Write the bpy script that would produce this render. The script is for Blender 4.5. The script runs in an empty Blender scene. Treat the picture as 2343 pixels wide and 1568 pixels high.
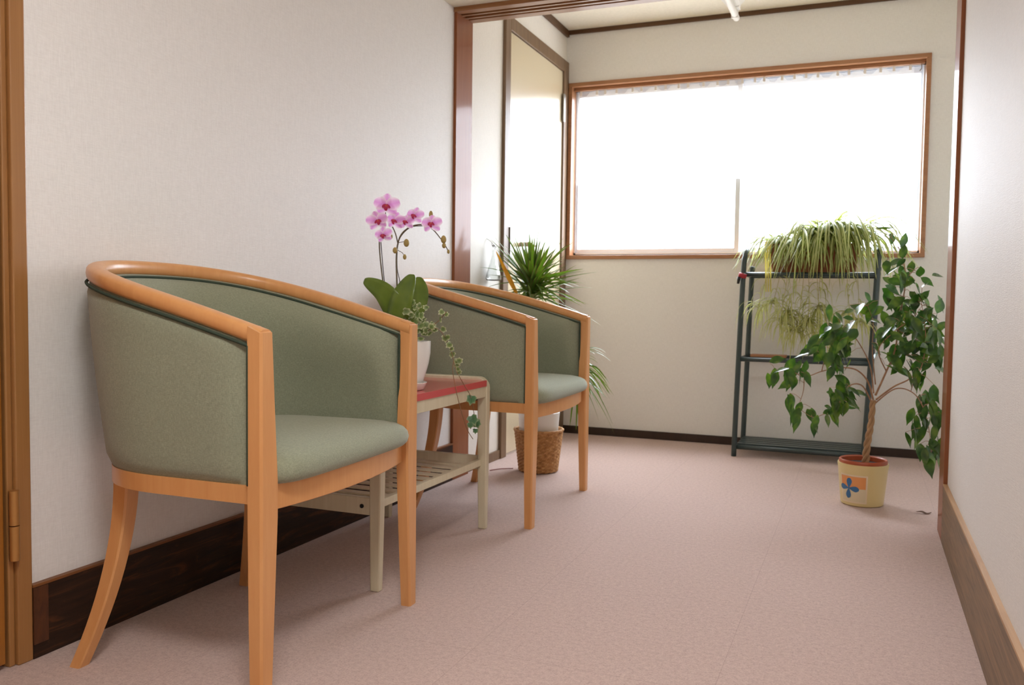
import bpy, math, random
from mathutils import Vector, Matrix, noise as mnoise

random.seed(7)
S = bpy.context.scene
COL = S.collection
PI = math.pi
W, H, F = 2343.0, 1568.0, 1981.7
CAM = Vector((0, 0, 0.74))
YAW, PITCH, ROLL = math.radians(-22.084), math.radians(-2.865), math.radians(0.760)

# ------------------------------------------------------------------ camera
fwd = Vector((math.sin(YAW) * math.cos(PITCH), math.cos(YAW) * math.cos(PITCH), math.sin(PITCH)))
r0 = Vector((math.cos(YAW), -math.sin(YAW), 0))
u0 = r0.cross(fwd)
RGT = r0 * math.cos(ROLL) + u0 * math.sin(ROLL)
UPV = u0 * math.cos(ROLL) - r0 * math.sin(ROLL)
cd = bpy.data.cameras.new('camera')
cam = bpy.data.objects.new('camera', cd)
COL.objects.link(cam)
cam.matrix_world = Matrix(((RGT.x, UPV.x, -fwd.x, CAM.x), (RGT.y, UPV.y, -fwd.y, CAM.y),
                           (RGT.z, UPV.z, -fwd.z, CAM.z), (0, 0, 0, 1)))
cd.sensor_width = 36
cd.lens = F * 36 / W
cd.clip_start = 0.02
cd.dof.use_dof = True
cd.dof.focus_distance = 1.75
cd.dof.aperture_fstop = 9.0
S.camera = cam


def ray(px, py):
    return fwd + RGT * ((px - W / 2) / F) - UPV * ((py - H / 2) / F)


def at_y(px, py, y):
    v = ray(px, py)
    return CAM + v * (y / v.y)


def at_x(px, py, x):
    v = ray(px, py)
    return CAM + v * (x / v.x)


# ------------------------------------------------------------------ helpers
def obj(name, verts, faces, mat, parent=None, smooth=True, uvs=None, bevel=0, sharp=None):
    me = bpy.data.meshes.new(name)
    me.from_pydata([tuple(v) for v in verts], [], faces)
    me.update()
    if smooth:
        me.polygons.foreach_set('use_smooth', [True] * len(me.polygons))
        if sharp is not None:
            me.set_sharp_from_angle(angle=math.radians(sharp))
    if uvs is not None:
        ul = me.uv_layers.new(name='UVMap')
        for p in me.polygons:
            for li in p.loop_indices:
                ul.data[li].uv = uvs[me.loops[li].vertex_index]
    o = bpy.data.objects.new(name, me)
    if mat:
        me.materials.append(mat)
    COL.objects.link(o)
    if parent:
        o.parent = parent
    if bevel:
        b = o.modifiers.new('bevel', 'BEVEL')
        b.width = bevel
        b.segments = 2
        b.limit_method = 'ANGLE'
        b.angle_limit = math.radians(40)
    return o


def tag(o, label=None, cat=None, group=None, kind=None):
    if label: o['label'] = label
    if cat: o['category'] = cat
    if group: o['group'] = group
    if kind: o['kind'] = kind
    return o


def empty(name, loc=(0, 0, 0), rz=0, label=None, cat=None, group=None):
    o = bpy.data.objects.new(name, None)
    o.empty_display_size = 0.05
    COL.objects.link(o)
    o.location = loc
    o.rotation_euler = (0, 0, rz)
    return tag(o, label, cat, group)


class MB:
    """collects shapes of one mesh"""

    def __init__(s, off=(0, 0, 0)):
        s.v, s.f, s.uv, s.off = [], [], [], Vector(off)

    def add(s, vs, fs, uvs=None):
        n = len(s.v)
        s.v += [Vector(v) - s.off for v in vs]
        s.f += [tuple(i + n for i in f) for f in fs]
        s.uv += list(uvs) if uvs else [(0.5, 0.5)] * len(vs)

    def box(s, x0, x1, y0, y1, z0, z1):
        s.add([(x0, y0, z0), (x1, y0, z0), (x1, y1, z0), (x0, y1, z0), (x0, y0, z1), (x1, y0, z1), (x1, y1, z1), (x0, y1, z1)],
              [(0, 3, 2, 1), (4, 5, 6, 7), (0, 1, 5, 4), (1, 2, 6, 5), (2, 3, 7, 6), (3, 0, 4, 7)])

    def loft(s, rings, cap=True):
        n = len(rings[0])
        vs = [p for r in rings for p in r]
        fs = []
        for i in range(len(rings) - 1):
            for j in range(n):
                k = (j + 1) % n
                fs.append((i * n + j, i * n + k, (i + 1) * n + k, (i + 1) * n + j))
        if cap:
            fs.append(tuple(range(n - 1, -1, -1)))
            fs.append(tuple((len(rings) - 1) * n + j for j in range(n)))
        s.add(vs, fs)

    def tube(s, pts, r, n=8, sx=1.0, cap=True):
        pts = [Vector(p) for p in pts]
        m = len(pts)
        rr = r if isinstance(r, (list, tuple)) else [r] * m
        t0 = (pts[1] - pts[0]).normalized()
        a = Vector((0, 0, 1)) if abs(t0.z) < 0.9 else Vector((1, 0, 0))
        nrm = t0.cross(a).normalized()
        rings = []
        for i in range(m):
            t = (pts[min(i + 1, m - 1)] - pts[max(i - 1, 0)])
            t = t.normalized() if t.length > 1e-9 else t0
            nrm = (nrm - t * nrm.dot(t))
            nrm = nrm.normalized() if nrm.length > 1e-6 else t.orthogonal().normalized()
            b = t.cross(nrm)
            rings.append([pts[i] + (nrm * math.cos(2 * PI * k / n) * sx + b * math.sin(2 * PI * k / n)) * rr[i] for k in range(n)])
        s.loft(rings, cap)

    def lathe(s, prof, c=(0, 0, 0), n=40, closed=False):
        c = Vector(c)
        vs, fs = [], []
        m = len(prof)
        for (r, z) in prof:
            for k in range(n):
                a = 2 * PI * k / n
                vs.append(c + Vector((r * math.cos(a), r * math.sin(a), z)))
        for i in range(m - 1):
            for k in range(n):
                l = (k + 1) % n
                fs.append((i * n + k, i * n + l, (i + 1) * n + l, (i + 1) * n + k))
        if closed:
            fs.append(tuple(range(n - 1, -1, -1)))
            fs.append(tuple((m - 1) * n + k for k in range(n)))
        s.add(vs, fs)

    def blade(s, pts, width, side, fold=0.25, tip=0.02):
        """a leaf: 3 verts across; width: function of t; side: approx sideways vector"""
        pts = [Vector(p) for p in pts]
        m = len(pts)
        vs, fs, uv = [], [], []
        for i in range(m):
            t = (pts[min(i + 1, m - 1)] - pts[max(i - 1, 0)]).normalized()
            sd = Vector(side) - t * Vector(side).dot(t)
            sd = sd.normalized() if sd.length > 1e-4 else t.orthogonal().normalized()
            nr = sd.cross(t)
            w = width(i / (m - 1)) / 2
            vs += [pts[i] - sd * w + nr * w * fold, pts[i], pts[i] + sd * w + nr * w * fold]
            v = i / (m - 1)
            uv += [(0, v), (0.5, v), (1, v)]
        for i in range(m - 1):
            a = i * 3
            fs += [(a, a + 1, a + 4, a + 3), (a + 1, a + 2, a + 5, a + 4)]
        s.add(vs, fs, uv)

    def build(s, name, mat, parent=None, smooth=True, bevel=0, sharp=None):
        return obj(name, s.v, s.f, mat, parent, smooth, s.uv, bevel, sharp)


def boxobj(name, b, mat, parent=None, bevel=0.0, off=(0, 0, 0)):
    m = MB(off)
    m.box(*b)
    return m.build(name, mat, parent, smooth=False, bevel=bevel)


def spline(P, n=8):
    P = [Vector(p) for p in P]
    out = []
    for i in range(len(P) - 1):
        a, b, c, d = P[max(i - 1, 0)], P[i], P[i + 1], P[min(i + 2, len(P) - 1)]
        for k in range(n):
            t = k / n
            out.append(0.5 * ((2 * b) + (c - a) * t + (2 * a - 5 * b + 4 * c - d) * t * t + (3 * b - a - 3 * c + d) * t ** 3))
    out.append(P[-1])
    return out


def copy_tree(o, parent=None):
    c = o.copy()
    COL.objects.link(c)
    c.parent = parent
    for ch in [x for x in COL.objects if x.parent == o]:
        copy_tree(ch, c)
    return c


# ------------------------------------------------------------------ materials
def srgb(r, g, b):
    f = lambda c: (c / 255 / 12.92) if c / 255 <= 0.04045 else ((c / 255 + 0.055) / 1.055) ** 2.4
    return (f(r), f(g), f(b), 1)


class Mat:
    def __init__(s, name, base=(0.8, 0.8, 0.8, 1), rough=0.5, spec=0.5, metal=0.0, coat=0.0, coat_rough=0.1, sheen=0.0, trans=0.0):
        s.m = bpy.data.materials.new(name)
        s.m.use_nodes = True
        s.nt = s.m.node_tree
        s.b = s.nt.nodes['Principled BSDF']
        i = s.b.inputs
        i['Base Color'].default_value = base
        i['Roughness'].default_value = rough
        i['Specular IOR Level'].default_value = spec
        i['Metallic'].default_value = metal
        i['Coat Weight'].default_value = coat
        i['Coat Roughness'].default_value = coat_rough
        i['Sheen Weight'].default_value = sheen
        i['Transmission Weight'].default_value = trans

    def n(s, t, **kw):
        x = s.nt.nodes.new(t)
        for k, v in kw.items():
            if k in x.inputs:
                x.inputs[k].default_value = v
            else:
                setattr(x, k, v)
        return x

    def l(s, a, b):
        s.nt.links.new(a, b)

    def coord(s, scale=(1, 1, 1), kind='Object', rot=(0, 0, 0)):
        tc = s.n('ShaderNodeTexCoord')
        mp = s.n('ShaderNodeMapping')
        mp.inputs['Scale'].default_value = scale
        mp.inputs['Rotation'].default_value = rot
        s.l(tc.outputs[kind], mp.inputs['Vector'])
        return mp.outputs[0]

    def noise(s, vec, scale=5, detail=3, rough=0.5, dist=0.0):
        x = s.n('ShaderNodeTexNoise')
        x.inputs['Scale'].default_value = scale
        x.inputs['Detail'].default_value = detail
        x.inputs['Roughness'].default_value = rough
        x.inputs['Distortion'].default_value = dist
        s.l(vec, x.inputs['Vector'])
        return x.outputs['Fac']

    def ramp(s, fac, stops):
        r = s.n('ShaderNodeValToRGB')
        e = r.color_ramp.elements
        e[0].position, e[0].color = stops[0]
        e[1].position, e[1].color = stops[-1]
        for p, c in stops[1:-1]:
            k = e.new(p)
            k.color = c
        s.l(fac, r.inputs[0])
        return r.outputs[0]

    def mix(s, a, b, fac=0.5, mode='MIX'):
        x = s.n('ShaderNodeMix', data_type='RGBA', blend_type=mode)
        if hasattr(fac, 'links'):
            s.l(fac, x.inputs[0])
        else:
            x.inputs[0].default_value = fac
        for k, v in ((6, a), (7, b)):
            if hasattr(v, 'links'):
                s.l(v, x.inputs[k])
            else:
                x.inputs[k].default_value = v
        return x.outputs[2]

    def math(s, op, a, b=0.5):
        x = s.n('ShaderNodeMath', operation=op)
        for k, v in ((0, a), (1, b)):
            if hasattr(v, 'links'):
                s.l(v, x.inputs[k])
            else:
                x.inputs[k].default_value = v
        return x.outputs[0]

    def color(s, sock):
        s.l(sock, s.b.inputs['Base Color'])

    def bump(s, hsock, strength=0.2, dist=0.002):
        x = s.n('ShaderNodeBump')
        x.inputs['Strength'].default_value = strength
        x.inputs['Distance'].default_value = dist
        s.l(hsock, x.inputs['Height'])
        s.l(x.outputs[0], s.b.inputs['Normal'])


def wood(name, c1, c2, scale=(40, 40, 2), rough=0.4, coat=0.0, coat_rough=0.15, bump=0.05, spec=0.5):
    m = Mat(name, c1, rough, spec, coat=coat, coat_rough=coat_rough)
    v = m.coord(scale)
    f = m.noise(v, 1.0, 5, 0.6, 0.6)
    m.color(m.ramp(f, [(0.3, c1), (0.7, c2)]))
    m.bump(f, bump, 0.001)
    return m.m


def wallpaper(name, c, rough=0.55, spec=0.4, weave=0.25):
    m = Mat(name, c, rough, spec)
    a = m.noise(m.coord((60, 60, 700)), 1.0, 3, 0.6)
    b = m.noise(m.coord((500, 500, 45)), 1.0, 3, 0.6)
    h = m.math('ADD', a, b)
    big = m.noise(m.coord((25, 25, 25)), 1.0, 2)
    dark = (c[0] * 0.93, c[1] * 0.925, c[2] * 0.92, 1)
    lite = (min(1, c[0] * 1.03), min(1, c[1] * 1.03), min(1, c[2] * 1.03), 1)
    m.color(m.ramp(m.math('MULTIPLY', h, 0.5), [(0.35, dark), (0.62, lite)]))
    m.bump(m.math('ADD', h, m.math('MULTIPLY', big, 0.6)), weave, 0.0012)
    return m.m


WALLC = srgb(240, 238, 236)
M = {}
M['wall'] = wallpaper('linen wallpaper', WALLC, 0.6, 0.35)
M['wall_vinyl'] = wallpaper('blotchy vinyl wallpaper', srgb(230, 226, 221), 0.62, 0.4, 0.5)
M['wall_back'] = wallpaper('beige alcove wallpaper', srgb(238, 236, 231), 0.6, 0.35, 0.15)
M['ceiling'] = wallpaper('cream ceiling paper', srgb(242, 236, 219), 0.7, 0.3, 0.1)
M['red_brown'] = wood('red brown post wood', srgb(138, 82, 50), srgb(150, 92, 56), (60, 60, 3), 0.55, 0.28, 0.1, spec=0.15)
M['lintel'] = wood('lintel wood', srgb(164, 114, 68), srgb(136, 88, 50), (3, 80, 80), 0.4, 0.15)
M['trim_dark'] = wood('dark ceiling trim', srgb(98, 66, 36), srgb(84, 54, 28), (3, 60, 60), 0.5)
M['casing'] = wood('window casing wood', srgb(176, 126, 86), srgb(156, 106, 70), (6, 60, 60), 0.45, 0.1)
M['grey_brown'] = wood('grey brown frame wood', srgb(132, 106, 80), srgb(108, 84, 60), (60, 60, 3), 0.45)
M['door_frame_wood'] = wood('tan door frame wood', srgb(168, 120, 70), srgb(156, 108, 60), (90, 90, 2), 0.4, 0.1)
M['door_wood'] = wood('amber door wood', srgb(164, 104, 36), srgb(146, 88, 28), (70, 70, 1.6), 0.4, 0.1)
M['beech'] = wood('orange beech wood', srgb(221, 162, 104), srgb(213, 151, 93), (55, 55, 5), 0.36, 0.2, 0.2, 0.02)
M['cream_wood'] = wood('cream painted wood', srgb(222, 213, 186), srgb(212, 202, 172), (60, 60, 4), 0.42, 0.1, 0.2, 0.05)
M['skirt_right'] = None


def skirting_dark():
    m = Mat('dark stained skirting board', (0.03, 0.015, 0.008, 1), 0.5, 0.3)
    v = m.coord((40, 4, 40))
    f = m.noise(v, 1.0, 6, 0.7, 1.2)
    g = m.noise(m.coord((60, 25, 60)), 1.0, 4, 0.7)
    c = m.ramp(f, [(0.35, srgb(30, 18, 10)), (0.55, srgb(52, 30, 16)), (0.78, srgb(104, 60, 30))])
    c2 = m.ramp(g, [(0.62, (0, 0, 0, 1)), (0.8, srgb(120, 76, 40))])
    m.color(m.mix(c, c2, 0.35, 'ADD'))
    m.bump(f, 0.3, 0.002)
    return m.m


def skirting_right():
    m = Mat('weathered brown skirting board', (0.1, 0.07, 0.05, 1), 0.5, 0.4)
    f = m.noise(m.coord((30, 3, 60)), 1.0, 6, 0.7, 1.5)
    c = m.ramp(f, [(0.3, srgb(96, 76, 56)), (0.5, srgb(128, 104, 78)), (0.75, srgb(158, 122, 86))])
    m.color(c)
    m.bump(f, 0.2, 0.002)
    return m.m


M['skirt_left'] = skirting_dark()
M['skirt_right'] = skirting_right()
M['skirt_lip'] = wood('orange brown lip wood', srgb(140, 86, 42), srgb(112, 66, 30), (60, 4, 60), 0.45)
M['skirt_lip_tan'] = wood('tan lip wood', srgb(196, 156, 112), srgb(170, 128, 86), (60, 4, 60), 0.45)
M['skirt_block'] = wood('reddish block wood', srgb(98, 54, 24), srgb(70, 38, 16), (60, 60, 20), 0.5)


def carpet():
    m = Mat('mauve carpet', (0.4, 0.3, 0.28, 1), 0.95, 0.1, sheen=0.15)
    v = m.coord((1, 1, 1))
    a = m.noise(v, 260, 4, 0.75)
    b = m.noise(v, 90, 3, 0.6)
    c = m.noise(v, 2.2, 2)
    h = m.math('ADD', m.math('MULTIPLY', a, 0.65), m.math('MULTIPLY', b, 0.35))
    col = m.ramp(h, [(0.34, srgb(168, 143, 135)), (0.5, srgb(197, 172, 163)), (0.66, srgb(216, 192, 182))])
    col = m.mix(col, srgb(188, 164, 154), m.math('MULTIPLY', c, 0.25))
    # tile seams every 0.5 m
    sp = m.n('ShaderNodeSeparateXYZ')
    m.l(v, sp.inputs[0])
    seams = []
    for k, off in ((0, 0.256), (1, 0.13)):
        t = m.math('ADD', sp.outputs[k], 10 + 0.5 - off)
        t = m.math('MODULO', t, 0.5)
        t = m.math('ABSOLUTE', m.math('SUBTRACT', t, 0.25))
        seams.append(m.math('GREATER_THAN', t, 0.2491))
    sm = m.math('MAXIMUM', seams[0], seams[1])
    col = m.mix(col, srgb(120, 92, 86), m.math('MULTIPLY', sm, 0.22))
    m.color(col)
    m.bump(m.math('SUBTRACT', h, m.math('MULTIPLY', sm, 0.4)), 0.3, 0.003)
    return m.m


M['carpet'] = carpet()


def fabric():
    m = Mat('sage green woven fabric', srgb(150, 149, 120), 0.9, 0.2, sheen=0.25)
    a = m.noise(m.coord((900, 900, 160)), 1.0, 2, 0.6)
    b = m.noise(m.coord((200, 200, 1000)), 1.0, 2, 0.6)
    c = m.noise(m.coord((30, 30, 30)), 1.0, 3)
    h = m.math('ADD', a, b)
    col = m.ramp(m.math('MULTIPLY', h, 0.5), [(0.35, srgb(130, 136, 115)), (0.5, srgb(147, 151, 128)), (0.65, srgb(164, 166, 142))])
    col = m.mix(col, srgb(138, 144, 126), m.math('MULTIPLY', c, 0.3))
    m.color(col)
    m.bump(h, 0.2, 0.001)
    return m.m


M['fabric'] = fabric()
M['piping'] = Mat('dark green piping', srgb(62, 74, 62), 0.85, 0.2).m
M['white_plastic'] = Mat('white plastic', srgb(238, 236, 232), 0.35).m
M['alu'] = Mat('pale aluminium sash', srgb(234, 239, 247), 0.5).m
M['brass'] = Mat('brass hinge', srgb(196, 148, 88), 0.35, metal=0.75).m
M['steel'] = Mat('brushed steel', srgb(200, 190, 174), 0.4, metal=0.6).m
M['grey_metal'] = Mat('grey metal', srgb(150, 145, 138), 0.4, metal=0.6).m
M['dark_metal'] = Mat('dark green metal', srgb(52, 66, 66), 0.38, coat=0.2).m
M['black'] = Mat('black bolt', srgb(24, 24, 24), 0.5).m
M['red_top'] = Mat('pink red laminate', srgb(214, 110, 104), 0.22, 0.5, coat=0.3, coat_rough=0.1).m
M['red_edge'] = Mat('red laminate edge', srgb(206, 84, 84), 0.35).m
M['door_panel'] = Mat('glossy cream door panel', srgb(222, 208, 176), 0.3, 0.6, coat=1.0, coat_rough=0.2).m
M['alcove_wall'] = wallpaper('pale alcove wallpaper', srgb(236, 232, 224), 0.6, 0.3, 0.12)
M['ceramic'] = Mat('white glazed ceramic', srgb(240, 238, 234), 0.2, 0.5, coat=0.4).m
M['soil'] = Mat('dark soil', srgb(42, 30, 24), 0.95).m
M['moss'] = Mat('brown moss', srgb(96, 84, 50), 0.95).m
M['terracotta'] = Mat('terracotta', srgb(156, 98, 72), 0.8, 0.2).m
M['terracotta_rim'] = Mat('glazed terracotta rim', srgb(176, 86, 52), 0.4).m
M['soil2'] = M['soil']


def leafmat(name, stops, rough=0.35, transl=0.3, coat=0.0, across=False, tcol=None):
    m = Mat(name, stops[0][1], rough, 0.5, coat=coat, coat_rough=0.2)
    tc = m.n('ShaderNodeUVMap')
    sp = m.n('ShaderNodeSeparateXYZ')
    m.l(tc.outputs[0], sp.inputs[0])
    if across:
        d = m.math('ABSOLUTE', m.math('SUBTRACT', sp.outputs[0], 0.5))
        fac = m.math('MULTIPLY', d, 2.0)
        col = m.ramp(fac, stops)
    else:
        f = m.noise(m.coord((22, 22, 22)), 1.0, 2)
        col = m.ramp(f, stops)
    m.color(col)
    tr = m.n('ShaderNodeBsdfTranslucent')
    hs = m.n('ShaderNodeHueSaturation')
    hs.inputs['Saturation'].default_value = 1.15
    hs.inputs['Value'].default_value = 1.25
    m.l(col, hs.inputs['Color'])
    m.l(hs.outputs[0], tr.inputs['Color'])
    mx = m.n('ShaderNodeMixShader')
    mx.inputs[0].default_value = transl
    out = m.nt.nodes['Material Output']
    m.l(m.b.outputs[0], mx.inputs[1])
    m.l(tr.outputs[0], mx.inputs[2])
    m.l(mx.outputs[0], out.inputs['Surface'])
    return m.m


M['ficus_leaf'] = leafmat('glossy ficus leaf', [(0.3, srgb(44, 72, 34)), (0.5, srgb(64, 98, 42)), (0.72, srgb(112, 140, 60))], 0.24, 0.28, 0.3)
M['spider_leaf'] = leafmat('variegated spider leaf', [(0.0, srgb(226, 224, 168)), (0.3, srgb(206, 208, 146)), (0.42, srgb(118, 132, 62)), (1.0, srgb(132, 146, 74))], 0.4, 0.4, across=True)
M['spider_pale'] = leafmat('pale spider plantlet leaf', [(0.0, srgb(214, 212, 160)), (0.4, srgb(190, 192, 126)), (1.0, srgb(162, 168, 100))], 0.45, 0.4, across=True)
M['spider_yellow'] = leafmat('yellowed spider leaf', [(0.3, srgb(216, 202, 116)), (0.7, srgb(196, 182, 104))], 0.5, 0.4)
M['drac_leaf'] = leafmat('dracaena leaf', [(0.0, srgb(92, 126, 50)), (0.7, srgb(104, 136, 56)), (0.85, srgb(116, 110, 60)), (1.0, srgb(104, 70, 50))], 0.35, 0.3, across=True)
M['drac_yellow'] = leafmat('yellow dracaena leaf', [(0.3, srgb(226, 160, 30)), (0.7, srgb(212, 146, 26))], 0.45, 0.3)
M['orchid_leaf'] = leafmat('orchid leaf', [(0.3, srgb(98, 122, 40)), (0.7, srgb(122, 144, 56))], 0.3, 0.2)
M['ivy_leaf'] = leafmat('variegated ivy leaf', [(0.0, srgb(88, 108, 60)), (0.55, srgb(124, 138, 86)), (0.8, srgb(186, 188, 150)), (1.0, srgb(214, 214, 188))], 0.4, 0.25, across=True)
M['ivy_green'] = leafmat('green ivy leaf', [(0.0, srgb(70, 112, 74)), (0.6, srgb(84, 128, 84)), (1.0, srgb(170, 180, 140))], 0.4, 0.25, across=True)
M['orchid_petal'] = leafmat('pink orchid petal', [(0.0, srgb(226, 160, 222)), (0.45, srgb(234, 188, 230)), (1.0, srgb(250, 240, 247))], 0.6, 0.35, across=True)
M['orchid_lip'] = Mat('magenta orchid lip', srgb(188, 44, 92), 0.5).m
M['orchid_core'] = Mat('orange orchid throat', srgb(210, 110, 60), 0.5).m
M['bud'] = Mat('olive orchid bud', srgb(168, 146, 84), 0.6).m
M['stem'] = Mat('brown green orchid stem', srgb(104, 92, 66), 0.6).m
M['stake'] = Mat('dark support stake', srgb(70, 56, 48), 0.6).m
M['vine'] = Mat('brown vine', srgb(140, 106, 74), 0.7).m
M['runner'] = Mat('straw runner', srgb(176, 166, 100), 0.6).m
M['bark'] = wood('braided bark', srgb(192, 156, 114), srgb(158, 122, 86), (80, 80, 14), 0.8, bump=0.4)
M['twig'] = wood('thin ficus branch', srgb(178, 138, 104), srgb(150, 108, 78), (60, 60, 60), 0.75, bump=0.2)
M['pot_cream'] = Mat('cream glazed pot', srgb(226, 206, 146), 0.35, coat=0.2).m
M['decal_pale'] = Mat('pale decal', srgb(226, 212, 176), 0.4).m
M['decal_border'] = Mat('decal border', srgb(236, 216, 186), 0.4).m
M['decal_orange'] = Mat('orange decal block', srgb(232, 156, 92), 0.4).m
M['decal_blue'] = Mat('blue flower decal', srgb(62, 116, 164), 0.4).m
M['red_clip'] = Mat('red plastic', srgb(168, 40, 52), 0.4).m
M['dry_leaf'] = Mat('dry brown leaf', srgb(96, 70, 54), 0.8).m
M['dry_red'] = Mat('dry red strand', srgb(150, 80, 74), 0.8).m
M['glass'] = Mat('clear vase glass', (0.96, 0.98, 0.98, 1), 0.03, trans=1.0).m


def basket_mat():
    m = Mat('woven rattan', srgb(150, 104, 60), 0.65)
    tc = m.n('ShaderNodeUVMap')
    sp = m.n('ShaderNodeSeparateXYZ')
    m.l(tc.outputs[0], sp.inputs[0])
    f = m.noise(m.coord((60, 60, 90)), 1.0, 3)
    m.color(m.ramp(f, [(0.3, srgb(156, 106, 58)), (0.55, srgb(190, 140, 86)), (0.75, srgb(214, 172, 118))]))
    return m.m


M['rattan'] = basket_mat()


def curtain_mat():
    m = bpy.data.materials.new('sheer white voile')
    m.use_nodes = True
    nt = m.node_tree
    nt.nodes.clear()
    o = nt.nodes.new('ShaderNodeOutputMaterial')
    a = nt.nodes.new('ShaderNodeBsdfTransparent')
    b = nt.nodes.new('ShaderNodeBsdfTranslucent')
    d = nt.nodes.new('ShaderNodeBsdfDiffuse')
    b.inputs[0].default_value = (0.95, 0.95, 0.93, 1)
    d.inputs[0].default_value = (0.9, 0.9, 0.88, 1)
    x = nt.nodes.new('ShaderNodeMixShader')
    x.inputs[0].default_value = 0.35
    y = nt.nodes.new('ShaderNodeMixShader')
    y.inputs[0].default_value = 0.25
    nt.links.new(b.outputs[0], x.inputs[1])
    nt.links.new(d.outputs[0], x.inputs[2])
    nt.links.new(a.outputs[0], y.inputs[1])
    nt.links.new(x.outputs[0], y.inputs[2])
    nt.links.new(y.outputs[0], o.inputs[0])
    return m


def pane_mat():
    m = bpy.data.materials.new('window pane glass')
    m.use_nodes = True
    nt = m.node_tree
    nt.nodes.clear()
    o = nt.nodes.new('ShaderNodeOutputMaterial')
    a = nt.nodes.new('ShaderNodeBsdfTransparent')
    g = nt.nodes.new('ShaderNodeBsdfGlossy')
    g.inputs['Roughness'].default_value = 0.02
    fr = nt.nodes.new('ShaderNodeFresnel')
    x = nt.nodes.new('ShaderNodeMixShader')
    ge = nt.nodes.new('ShaderNodeNewGeometry')
    mr = nt.nodes.new('ShaderNodeMapRange')
    mr.inputs['To Min'].default_value = 1.45
    mr.inputs['To Max'].default_value = 1 / 1.45
    nt.links.new(ge.outputs['Backfacing'], mr.inputs['Value'])
    nt.links.new(mr.outputs[0], fr.inputs['IOR'])
    nt.links.new(fr.outputs[0], x.inputs[0])
    nt.links.new(a.outputs[0], x.inputs[1])
    nt.links.new(g.outputs[0], x.inputs[2])
    nt.links.new(x.outputs[0], o.inputs[0])
    return m


M['voile'] = curtain_mat()
M['pane'] = pane_mat()

# ------------------------------------------------------------------ the setting
XL, XR, YB = -1.543, 0.2565, 4.57      # left wall, right wall, alcove back wall
XA, XAR = -1.553, 0.80                 # alcove side walls
ZC, ZA = 1.892, 2.207                  # corridor and alcove ceilings
Y0, Y1 = 3.148, 3.30                   # opening
YREAR = -2.2


def struct(o, label=None):
    o['kind'] = 'structure'
    if label: o['label'] = label
    return o


struct(boxobj('floor', (-1.75, 0.95, YREAR, 4.72, -0.06, 0), M['carpet']), 'mauve pink carpet tile floor')
m = MB()
m.box(XL - 0.12, XL, 1.19, Y1, 0, 2.3)
m.box(XL - 0.12, XL, YREAR, 0.36, 0, 2.3)
m.box(XL - 0.12, XL, 0.36, 1.19, 1.86, 2.3)
m.box(XL - 0.12, XL - 0.062, 0.36, 1.19, 0, 1.86)  # closing panel added behind the door to block sky light leaking in
struct(m.build('wall_left', M['wall'], smooth=False), 'pale linen wallpaper wall behind the armchairs')
m = MB()
m.box(XR, XR + 0.12, YREAR, 2.98, 0, 2.3)
struct(m.build('wall_right', M['wall_vinyl'], smooth=False), 'white blotchy wallpaper wall on the right')
m = MB()
m.box(0.3, XAR, 3.134, Y1, 0, 2.3)
struct(m.build('wall_return', M['wall'], smooth=False))
struct(boxobj('wall_rear', (XL - 0.12, XR + 0.12, YREAR - 0.1, YREAR, 0, 2.3), M['wall']))
struct(boxobj('wall_alcove_left', (XA - 0.12, XA, Y1, YB, 0, 2.3), M['alcove_wall']), 'pale wall strip between post and alcove door')
struct(boxobj('wall_alcove_right', (XAR, XAR + 0.12, Y1, YB, 0, 2.3), M['wall_back']))
# back wall with window opening
wx0, wx1, wz0, wz1 = -1.535, 0.258, 0.964, 1.923
m = MB()
m.box(XA - 0.12, XAR + 0.12, YB, YB + 0.13, 0, wz0 + 0.006)
m.box(XA - 0.12, XAR + 0.12, YB, YB + 0.13, wz1 - 0.006, 2.3)
m.box(XA - 0.12, wx0 + 0.006, YB, YB + 0.13, wz0 + 0.006, wz1 - 0.006)
m.box(wx1 - 0.006, XAR + 0.12, YB, YB + 0.13, wz0 + 0.006, wz1 - 0.006)
struct(m.build('wall_back', M['wall_back'], smooth=False), 'beige alcove wall around the window')
struct(boxobj('wall_transom', (XL - 0.12, XAR, Y0 + 0.02, Y1 - 0.02, ZC + 0.005, 2.35), M['wall']))
struct(boxobj('ceiling', (XL - 0.12, XR + 0.12, YREAR, Y0 + 0.03, ZC, ZC + 0.08), M['ceiling']), 'low corridor ceiling')
struct(boxobj('ceiling_alcove', (XA - 0.12, XAR + 0.12, Y1 - 0.03, YB + 0.1, ZA, ZA + 0.08), M['ceiling']), 'cream alcove ceiling')

# ceiling trims in the alcove
struct(boxobj('trim_1', (XA, XAR, YB - 0.014, YB, ZA - 0.022, ZA), M['trim_dark'], bevel=0.002), 'dark wood ceiling trim above the window')
struct(boxobj('trim_2', (XA, XA + 0.016, Y1, YB - 0.002, ZA - 0.034, ZA), M['trim_dark'], bevel=0.002), 'dark wood ceiling trim above the alcove door')
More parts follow.
